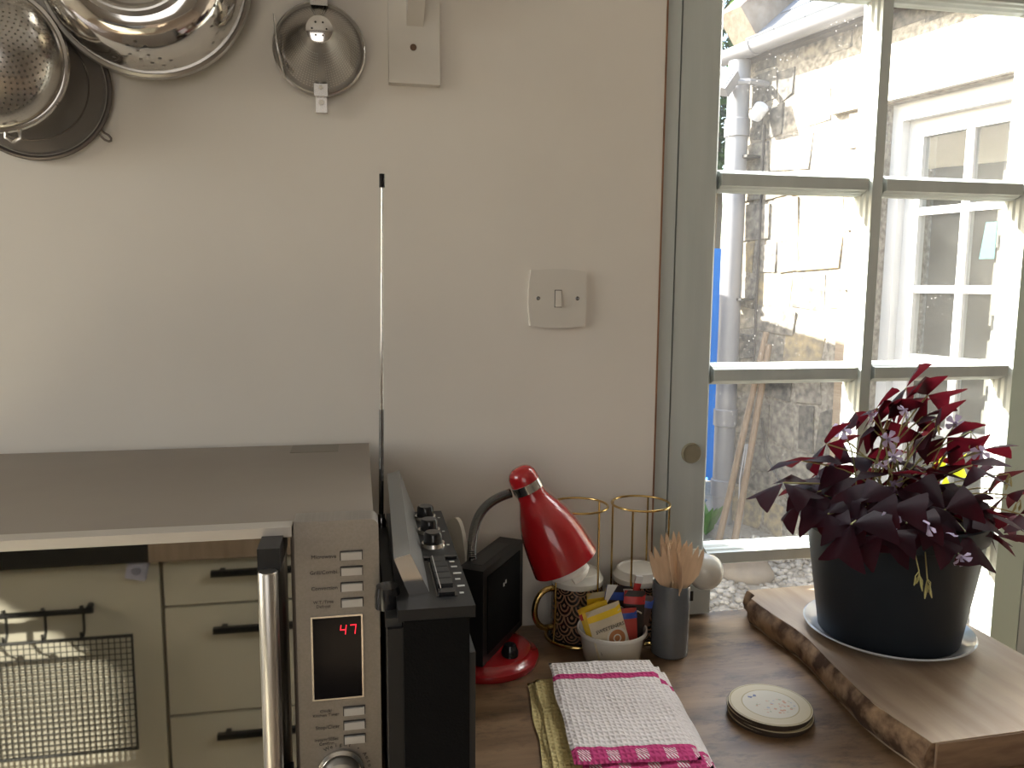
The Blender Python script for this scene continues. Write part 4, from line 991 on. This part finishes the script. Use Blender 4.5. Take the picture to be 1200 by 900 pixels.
for v in vs:
    if v.co.x > 0: v.co.y += .0072
obj('sawn_edge', b, mat('sawn_end', (.17, .10, .06), .7, c2=(.24, .155, .095), scale=20, stretch=(1, 1, 6)), bd)
PC = Vector((.728, -.205, CT+BT))
b = B(); lathe(b, [(0, 0), (.085, 0), (.090, .002), (.108, .012), (.112, .0145), (.110, .016), (.104, .013), (.092, .0055), (0, .0045)], 64)
o = obj('plant_saucer', b, M_saucer, smooth=True); o.location = PC; tag(o, 'glazed white saucer under the black plant pot', 'saucer')
pp = thing('potted_oxalis', 'purple-leaved oxalis in a black plastic pot on the live-edge board', 'plant', PC+Vector((0, 0, .0046)))
PH = .178
b = B(); lathe(b, [(0, 0), (.088, 0), (.092, .003), (.1135, PH-.030), (.1175, PH-.026), (.1200, PH-.002), (.1185, PH), (.1150, PH-.002), (.108, PH-.04), (.105, PH-.05)], 64); obj('pot', b, M_potblack, pp, smooth=True)
b = B(); lathe(b, [(0, PH-.018), (.05, PH-.02), (.113, PH-.026)], 40)
for v in b.verts: v.co.z += noise.noise(v.co*40)*.004
obj('soil', b, M_soil, pp, smooth=True)
HUBS = [(.748, -.185, 1.232, 1), (.775, -.195, 1.222, 1), (.70, -.19, 1.205, 1), (0.722,-0.185,1.187,1),(0.762,-0.205,1.194,1),(0.757,-0.235,1.183,1),(0.831,-0.185,1.147,1),(0.794,-0.215,1.166,1),(0.689,-0.195,1.18,1),(0.617,-0.205,1.16,1),(0.671,-0.155,1.159,1),(0.57,-0.225,1.143,0),(0.68,-0.155,1.129,0),(0.539,-0.235,1.117,0),(0.616,-0.185,1.099,0),(0.701,-0.165,1.115,1),(0.761,-0.175,1.125,0),(0.886,-0.175,1.137,1),(0.82,-0.235,1.13,0),(0.756,-0.225,1.122,0),(0.682,-0.255,1.128,0),(0.703,-0.145,1.076,1),(0.723,-0.175,1.089,1),(0.906,-0.175,1.079,1),(0.897,-0.135,1.072,1),(0.907,-0.205,1.077,1),(0.892,-0.245,1.061,0),(0.804,-0.275,1.077,0),(0.854,-0.245,1.032,0),(0.955,-0.175,1.021,0),(0.83,-0.165,1.057,1),(0.795,-0.155,1.068,0),(0.77,-0.285,1.067,2),(0.715,-0.305,1.076,2),(0.671,-0.315,1.075,2),(0.643,-0.305,1.08,2),(0.614,-0.295,1.085,2),(0.604,-0.265,1.083,2),(0.599,-0.235,1.084,2),(0.59,-0.315,1.066,2),(0.624,-0.325,1.057,2),(0.683,-0.325,1.051,2),(0.743,-0.305,1.046,2),(0.58,-0.285,1.07,2),(0.599,-0.205,1.066,2),(0.69,-0.265,1.085,0),(0.733,-0.265,1.106,0),(0.781,-0.255,1.084,0),(0.654,-0.245,1.089,0),(0.645,-0.155,1.07,2),(0.82,-0.255,1.02,2),(0.747,-0.185,1.215,1),(0.791,-0.155,1.151,1),(0.755,-0.145,1.138,1),(0.841,-0.145,1.116,1),(0.656,-0.32,1.066,2),(0.613,-0.305,1.075,2)]
def leaf_mesh(seed):
    b = B(); rr = random.Random(seed)
    for k in range(3):
        a = R(120*k+rr.uniform(-10, 10)); drop = rr.uniform(-.25, .35); fold = rr.uniform(.15, .6); s_ = rr.uniform(.9, 1.12)
        grid = []
        for i, (r_, hw, dr_) in enumerate(((.001, .0005, 0), (.013, .010, .0), (.026, .0185, .0), (.037, .0245, -.001), (.0415, .0235, -.0045))):
            row_ = []
            for w_ in (-1, -.5, 0, .5, 1):
                rx = r_ + (dr_*(1-abs(w_)) if i == 4 else 0); x, y = rx*s_, hw*w_*s_
                if i == 4 and abs(w_) == 1: x -= .003
                zz_ = -fold*abs(y) + drop*x - 6*x*x*.6
                row_.append(b.verts.new((x*math.cos(a)-y*math.sin(a), x*math.sin(a)+y*math.cos(a), zz_)))
            grid.append(row_)
        for i in range(4):
            for q in range(4): b.faces.new((grid[i][q], grid[i+1][q], grid[i+1][q+1], grid[i][q+1]))
    me = bpy.data.meshes.new('leaf'); bm_ = b; bm_.to_mesh(me); bm_.free()
    for pl in me.polygons: pl.use_smooth = True
    me.materials.append(M_ox); return me
LV = [leaf_mesh(s_) for s_ in range(9)]
rr = random.Random(21); base_o = PC+Vector((0, 0, .0046))
def stem(hub, r_=.0011, name='stem'):
    b0_ = Vector((rr.uniform(-.05, .05), rr.uniform(-.04, .04), PH-.026)); mid = (b0_+hub)*.5+Vector((0, 0, .03)); mid.x = b0_.x*.7+hub.x*.3; mid.y = b0_.y*.6+hub.y*.4; mid.z = max(mid.z, PH+.004)
    if hub.z < PH+.02: mid.z = PH+.03
    b = B(); tube(b, bez(b0_, b0_.lerp(mid, .7), mid, hub, 8), [r_*1.2]*5+[r_]*4, 6); obj(name, b, M_stem, pp, smooth=True)
for i, (hx, hy, hz, kd) in enumerate(HUBS):
    hub = Vector((hx, hy, hz))-base_o; outw = Vector((hub.x, hub.y, 0)); outw = outw.normalized() if outw.length > .01 else Vector((0, -1, 0))
    if kd == 1: nrm = Vector((-.35+rr.uniform(-.3, .3), .75+rr.uniform(-.25, .2), .55))
    elif kd == 0: nrm = Vector((rr.uniform(-.25, .25), rr.uniform(-.1, .35), 1))+outw*.12
    else: nrm = outw*1.0+Vector((rr.uniform(-.2, .2), rr.uniform(-.2, .2), 1.0)); hub += outw*.012+Vector((0, 0, .020))
    q = nrm.normalized().to_track_quat('Z', 'Y').to_matrix().to_4x4() @ Matrix.Rotation(rr.uniform(0, 2.1), 4, 'Z')
    o = bpy.data.objects.new('leaf', LV[i % 9]); COL.objects.link(o); o.parent = pp
    o.matrix_local = Matrix.Translation(hub) @ q @ Matrix.Scale(rr.uniform(.95, 1.2), 4)
    stem(hub)
# one young yellow leaf lit from behind
yl = LV[2].copy(); yl.materials[0] = M_oxy
o = bpy.data.objects.new('leaf', yl); COL.objects.link(o); o.parent = pp; hub = Vector((.868, -.13, 1.090))-base_o
o.matrix_local = Matrix.Translation(hub) @ Vector((-.3, .9, .2)).normalized().to_track_quat('Z', 'Y').to_matrix().to_4x4() @ Matrix.Rotation(.5, 4, 'Z') @ Matrix.Scale(1.0, 4); o['label'] = 'yellow-green young leaf'
stem(hub)
# lilac flowers, five petals and a short tube
def flower_mesh():
    b = B()
    for k in range(5):
        a = 2*PI*k/5; g = []
        for r_, hw, zz_ in ((.001, .001, 0), (.006, .0028, .006), (.012, .0055, .009), (.0155, .004, .0085)):
            g.append([b.verts.new((r_*math.cos(a)-w_*hw*math.sin(a), r_*math.sin(a)+w_*hw*math.cos(a), zz_)) for w_ in (-1, 0, 1)])
        for i in range(3):
            for q in range(2): b.faces.new((g[i][q], g[i+1][q], g[i+1][q+1], g[i][q+1]))
    lathe(b, [(0, -.004), (.0015, -.003), (.0024, .002), (.0035, .005)], 8)
    me = bpy.data.meshes.new('flower'); b.to_mesh(me); b.free(); me.materials.append(M_petal)
    for pl in me.polygons: pl.use_smooth = True
    return me
FMESH = flower_mesh()
FLW = [(0.678,-0.205,1.2),(0.72,-0.225,1.208),(0.687,-0.235,1.17),(0.689,-0.245,1.149),(0.68,-0.245,1.134),(0.69,-0.245,1.114),(0.625,-0.33,1.090),(0.629,-0.285,1.108),(0.668,-0.345,1.088),(0.641,-0.205,1.18),(0.814,-0.205,1.182),(0.859,-0.205,1.141),(0.715,-0.345,1.046),(0.700,-0.335,1.078)]
for i, q_ in enumerate(FLW):
    hub = Vector(q_)-base_o; dv = Vector((rr.uniform(-1.2, .6), rr.uniform(-.9, .2), rr.uniform(-.9, .5)))
    o = bpy.data.objects.new('flower', FMESH); COL.objects.link(o); o.parent = pp
    o.matrix_local = Matrix.Translation(hub) @ dv.normalized().to_track_quat('Z', 'Y').to_matrix().to_4x4() @ Matrix.Scale(rr.uniform(.65, .95), 4)
    stem(hub, .0008, 'flower_stalk')
# hanging seed pods / spent buds
for i, q_ in enumerate(((0.757, -.24, 1.2), (.835, -.21, 1.172), (.66, -.345, 1.03), (.672, -.345, 1.02), (.955, -.18, 1.06), (.865, -.25, 1.12))):
    b = B(); hub = Vector(q_)-base_o
    for k in range(4):
        e = hub+Vector((rr.uniform(-.012, .012), rr.uniform(-.006, .006), -rr.uniform(.014, .026))); tube(b, [hub, hub.lerp(e, .5)+Vector((rr.uniform(-.003, .003), 0, .003)), hub.lerp(e, .7), e], [.0005, .0006, .0016, .0006], 6)
    obj('spent_buds', b, M_stem, pp, smooth=True); stem(hub, .0008, 'flower_stalk')

# ------------------------------------------------------------------ wall fittings
sw = thing('light_switch', 'single white rocker light switch on the wall', 'light switch', (.2905, 0, 1.3505))
b = B(); n = 40; pts = []
for i in range(4):
    for k in range(12):
        t = -1+2*k/12; bow = .0445-.0035*t*t
        p_ = (bow, .0420*t) if i == 0 else (-.0420*t, bow*.985) if i == 1 else (-bow, -.0420*t) if i == 2 else (.0420*t, -bow*.985)
        pts.append(p_)
prism(b, pts, .0075, Matrix(((1, 0, 0, 0), (0, 0, -1, 0), (0, 1, 0, 0), (0, 0, 0, 1)))); obj('plate', b, M_switch, sw, smooth=True, bevel=.003, bseg=3)
b = B(); box(b, -.0052, .0060, -.0077, -.005, -.0130, .0130); obj('rocker_recess', b, M_dark, sw)
b = B(); vs = box(b, -.0042, .0050, -.0115, -.005, -.0120, .0120)
for v in vs:
    if v.co.z > 0 and v.co.y < -.009: v.co.y += .0025
obj('rocker', b, M_switch, sw, bevel=.0008)
for sx_ in (-.030, .030):
    b = B(); lathe(b, [(0, 0), (.0030, 0), (.0030, .0005), (.0018, .0008), (0, .0004)], 16, Matrix.Translation((sx_, -.0073, .0005)) @ Matrix.Rotation(PI/2, 4, 'X')); obj('screw', b, M_darkchrome, sw)
br = thing('shelf_bracket', 'white painted wooden shelf bracket on the wall right of the conical strainer', 'bracket', (.081, 0, 1.645))
b = B(); box(b, -.0355, .0345, -.016, 0, 0, .36); obj('back_plate', b, M_white, br, bevel=.002)
b = B(); vs = box(b, -.011, .012, -.060, -.016, .076, .36)
for v in vs:
    if v.co.z < .2 and v.co.y < -.04: v.co.z += .030
obj('strut', b, M_white, br, bevel=.002)
b = B(); lathe(b, [(0, 0), (.0045, 0), (.0045, .0008), (.002, .0004), (0, .0004)], 16, Matrix.Translation((-.002, -.0160, .048)) @ Matrix.Rotation(PI/2, 4, 'X')); obj('screw', b, mat('rust', (.12, .07, .04), .7), br)

def wall_M(x, y, z): return Matrix.Translation((x, y, z)) @ Matrix.Rotation(PI/2, 4, 'X')     # lathe z -> -Y (towards us)
# big colander, base towards us
cl = thing('colander', 'large shiny steel colander hung base-out high on the wall', 'colander', (-.2575, -.012, 1.757))
Rb = .1285
def prof_big(v):      # v 0 rim .. 1 base edge -> (r, y)
    a = v*R(86); return (.070+.052*math.cos(a)**.8, -(.018+.084*math.sin(a)))
def surf_big(u, v):
    r_, y = prof_big(v); a = 2*PI*u; return Vector((r_*math.cos(a), y, r_*math.sin(a)))
b = B(); perforated(b, surf_big, 66, 14, lambda i, j: .44 if 2 <= j <= 9 and abs(i % 11-5)*2 <= 10-j and (i+j) % 2 == 0 else 0); obj('bowl', b, M_polish, cl, smooth=True)
b = B(); lathe(b, [(.1195, .016), (.1225, .020), (.1265, .021), (.1285, .018), (.1275, .013), (.1235, .010), (.1205, .012)], 72, wall_M(0, -.002, 0)); obj('rim', b, M_satin, cl, smooth=True)
r1 = prof_big(1)[0]
b = B(); lathe(b, [(r1+.0005, .1015), (.0745, .1050), (.0725, .1080), (.0700, .1085), (.0665, .1065), (.0650, .102), (.060, .094), (.050, .091), (.0445, .092), (.0440, .0955), (.0425, .0965)], 64, wall_M(0, 0, 0)); obj('foot_ring', b, M_satin, cl, smooth=True)
def surf_base(u, v): r_ = .004+.039*v; a = 2*PI*u; return Vector((r_*math.cos(a), -(.0962+.003*(1-v)), r_*math.sin(a)))
b = B(); perforated(b, surf_base, 14, 5, lambda i, j: .36 if j in (2, 3) and (i+j) % 2 == 0 else 0); obj('base', b, M_dullsteel, cl, smooth=True)
b = B(); box(b, -.006, .006, -.024, .012, .1235, .15); obj('hanging_lug', b, M_satin, cl)
# left colander with fine punched holes
c2 = thing('colander', 'smaller steel colander with fine punched holes, at the left edge of the wall', 'colander', (-.436, 0, 1.640))
R2 = .086
def surf2(u, v):
    a = 2*PI*u; t = v*R(80); r_ = (R2-.003)*math.cos(t)*(1)+.0; y = -(.050+.062*math.sin(t)); return Vector((r_*math.cos(a), y, r_*math.sin(a)))
b = B(); perforated(b, surf2, 84, 22, lambda i, j: (.34 if j < 8 else .44) if 4 <= j < 18 and (j < 8 or (i+j) % 2 == 0) else 0); obj('bowl', b, M_dullsteel, c2, smooth=True)
b = B(); lathe(b, [(R2-.006, .048), (R2-.002, .053), (R2+.002, .053), (R2+.003, .049), (R2, .046), (R2-.005, .046)], 72, wall_M(0, 0, 0)); obj('rim', b, M_polish, c2, smooth=True)
b = B(); tube(b, [(.012, -.050, -.085), (.012, -.052, -.094), (.020, -.052, -.099), (.028, -.052, -.094), (.028, -.050, -.083)], .0024, 8); obj('loop_handle', b, M_bright, c2, smooth=True)
b = B(); box(b, -.008, .008, -.05, -.0, .080, .105); obj('hanging_arm', b, M_bright, c2)
# dark mesh sieve behind
sv = thing('wire_sieve', 'dark wire mesh sieve hanging behind the two colanders', 'sieve', (-.404, 0, 1.619))
R3 = .0905
b = B(); lathe(b, [(R3-.004, .012), (R3-.006, .018), (R3-.018, .0245), (R3-.022, .028), (R3-.030, .040), (.045, .046), (.02, .0475), (0, .048)], 64); 
o = obj('mesh_bowl', b, M_mesh, sv, smooth=True); o.data.transform(Matrix.Rotation(PI/2, 4, 'X'))
b = B(); tube(b, ring_pts((0, -.010, 0), R3, 64, 'y'), .0032, 8, closed=True); obj('rim', b, M_sievemetal, sv, smooth=True)
b = B(); tube(b, ring_pts((0, -.026, 0), R3-.020, 64, 'y'), .0012, 6, closed=True); obj('seam_ring', b, M_sievemetal, sv, smooth=True)
an = Vector((.082, 0, -.060)).normalized(); pe = Vector((an.z, 0, -an.x))
b = B(); c0 = an*(R3+.001)+Vector((0, -.010, 0))
tube(b, [c0+pe*.004, c0+an*.006+pe*.003, c0+an*.012+pe*.004, c0+an*.017+pe*.0025, c0+an*.0185, c0+an*.017-pe*.0025, c0+an*.012-pe*.004, c0+an*.006-pe*.003, c0-pe*.004], .0016, 6); obj('rest_loop', b, M_sievemetal, sv, smooth=True)
b = B(); tube(b, [(0, -.010, R3), (0, -.010, R3+.10), (0, -.004, R3+.16)], .004, 8); obj('handle', b, M_sievemetal, sv)
# conical strainer
cs = thing('conical_strainer', 'steel conical strainer hung point-out beside the shelf bracket', 'strainer', (-.0465, 0, 1.683))
R4 = .0600
def surf4(u, v): a = 2*PI*u; r_ = (R4+.0-.003)*(1-v)+.0155*v; y = -(.014+.070*v); return Vector((r_*math.cos(a)+.003*v, y, r_*math.sin(a)+.006*v))
def hole4(i, j):
    a = (i/80*360) % 360; ok_ = not (82 < a < 98 or 262 < a < 278)
    return .42 if ok_ and 2 <= j < 16 else 0
b = B(); perforated(b, surf4, 80, 20, hole4); obj('cone', b, M_dullsteel, cs, smooth=True)
b = B(); lathe(b, [(R4-.004, .010), (R4-.003, .018), (R4-.001, .020), (R4+.001, .018), (R4+.0005, .008), (R4-.003, .006)], 64, wall_M(0, 0, 0)); obj('rim', b, M_satin, cs, smooth=True)
b = B(); lathe(b, [(.0172, -.002), (.0165, .001), (.012, .0022), (0, .0026)], 32, wall_M(.003, -.083, .006)); obj('tip_cap', b, M_polish, cs, smooth=True)
b = B()
for a in range(6): lathe(b, [(0, 0), (.0013, 0), (.0013, .0004), (0, .0004)], 8, wall_M(.003+.009*math.cos(a*PI/3), -.0850, .006+.009*math.sin(a*PI/3)))
obj('tip_holes', b, M_dark, cs)
b = B(); box(b, -.008, .010, -.028, -.019, -.063, -.045); box(b, -.0065, .0085, -.020, -.014, -.083, -.060); obj('rest_bracket', b, M_dullsteel, cs, bevel=.001, bseg=1)
b = B(); lathe(b, [(0, 0), (.0035, 0), (.0035, .0006), (0, .0006)], 14, wall_M(.001, -.0205, -.070)); lathe(b, [(0, 0), (.0028, 0), (.0028, .0006), (0, .0006)], 14, wall_M(.001, -.0285, -.052)); obj('bracket_holes', b, M_wall, cs)
b = B(); tube(b, [(-.058, -.022, .040), (-.055, -.026, .005), (-.045, -.024, -.043)], [.0008, .0014, .0022], 8); obj('pan_hook', b, M_polish, cs, smooth=True)
b = B(); box(b, -.010, .012, -.030, -.010, .052, .066); box(b, -.009, .011, -.016, -.0, .060, .20); obj('handle', b, M_dullsteel, cs, bevel=.003)
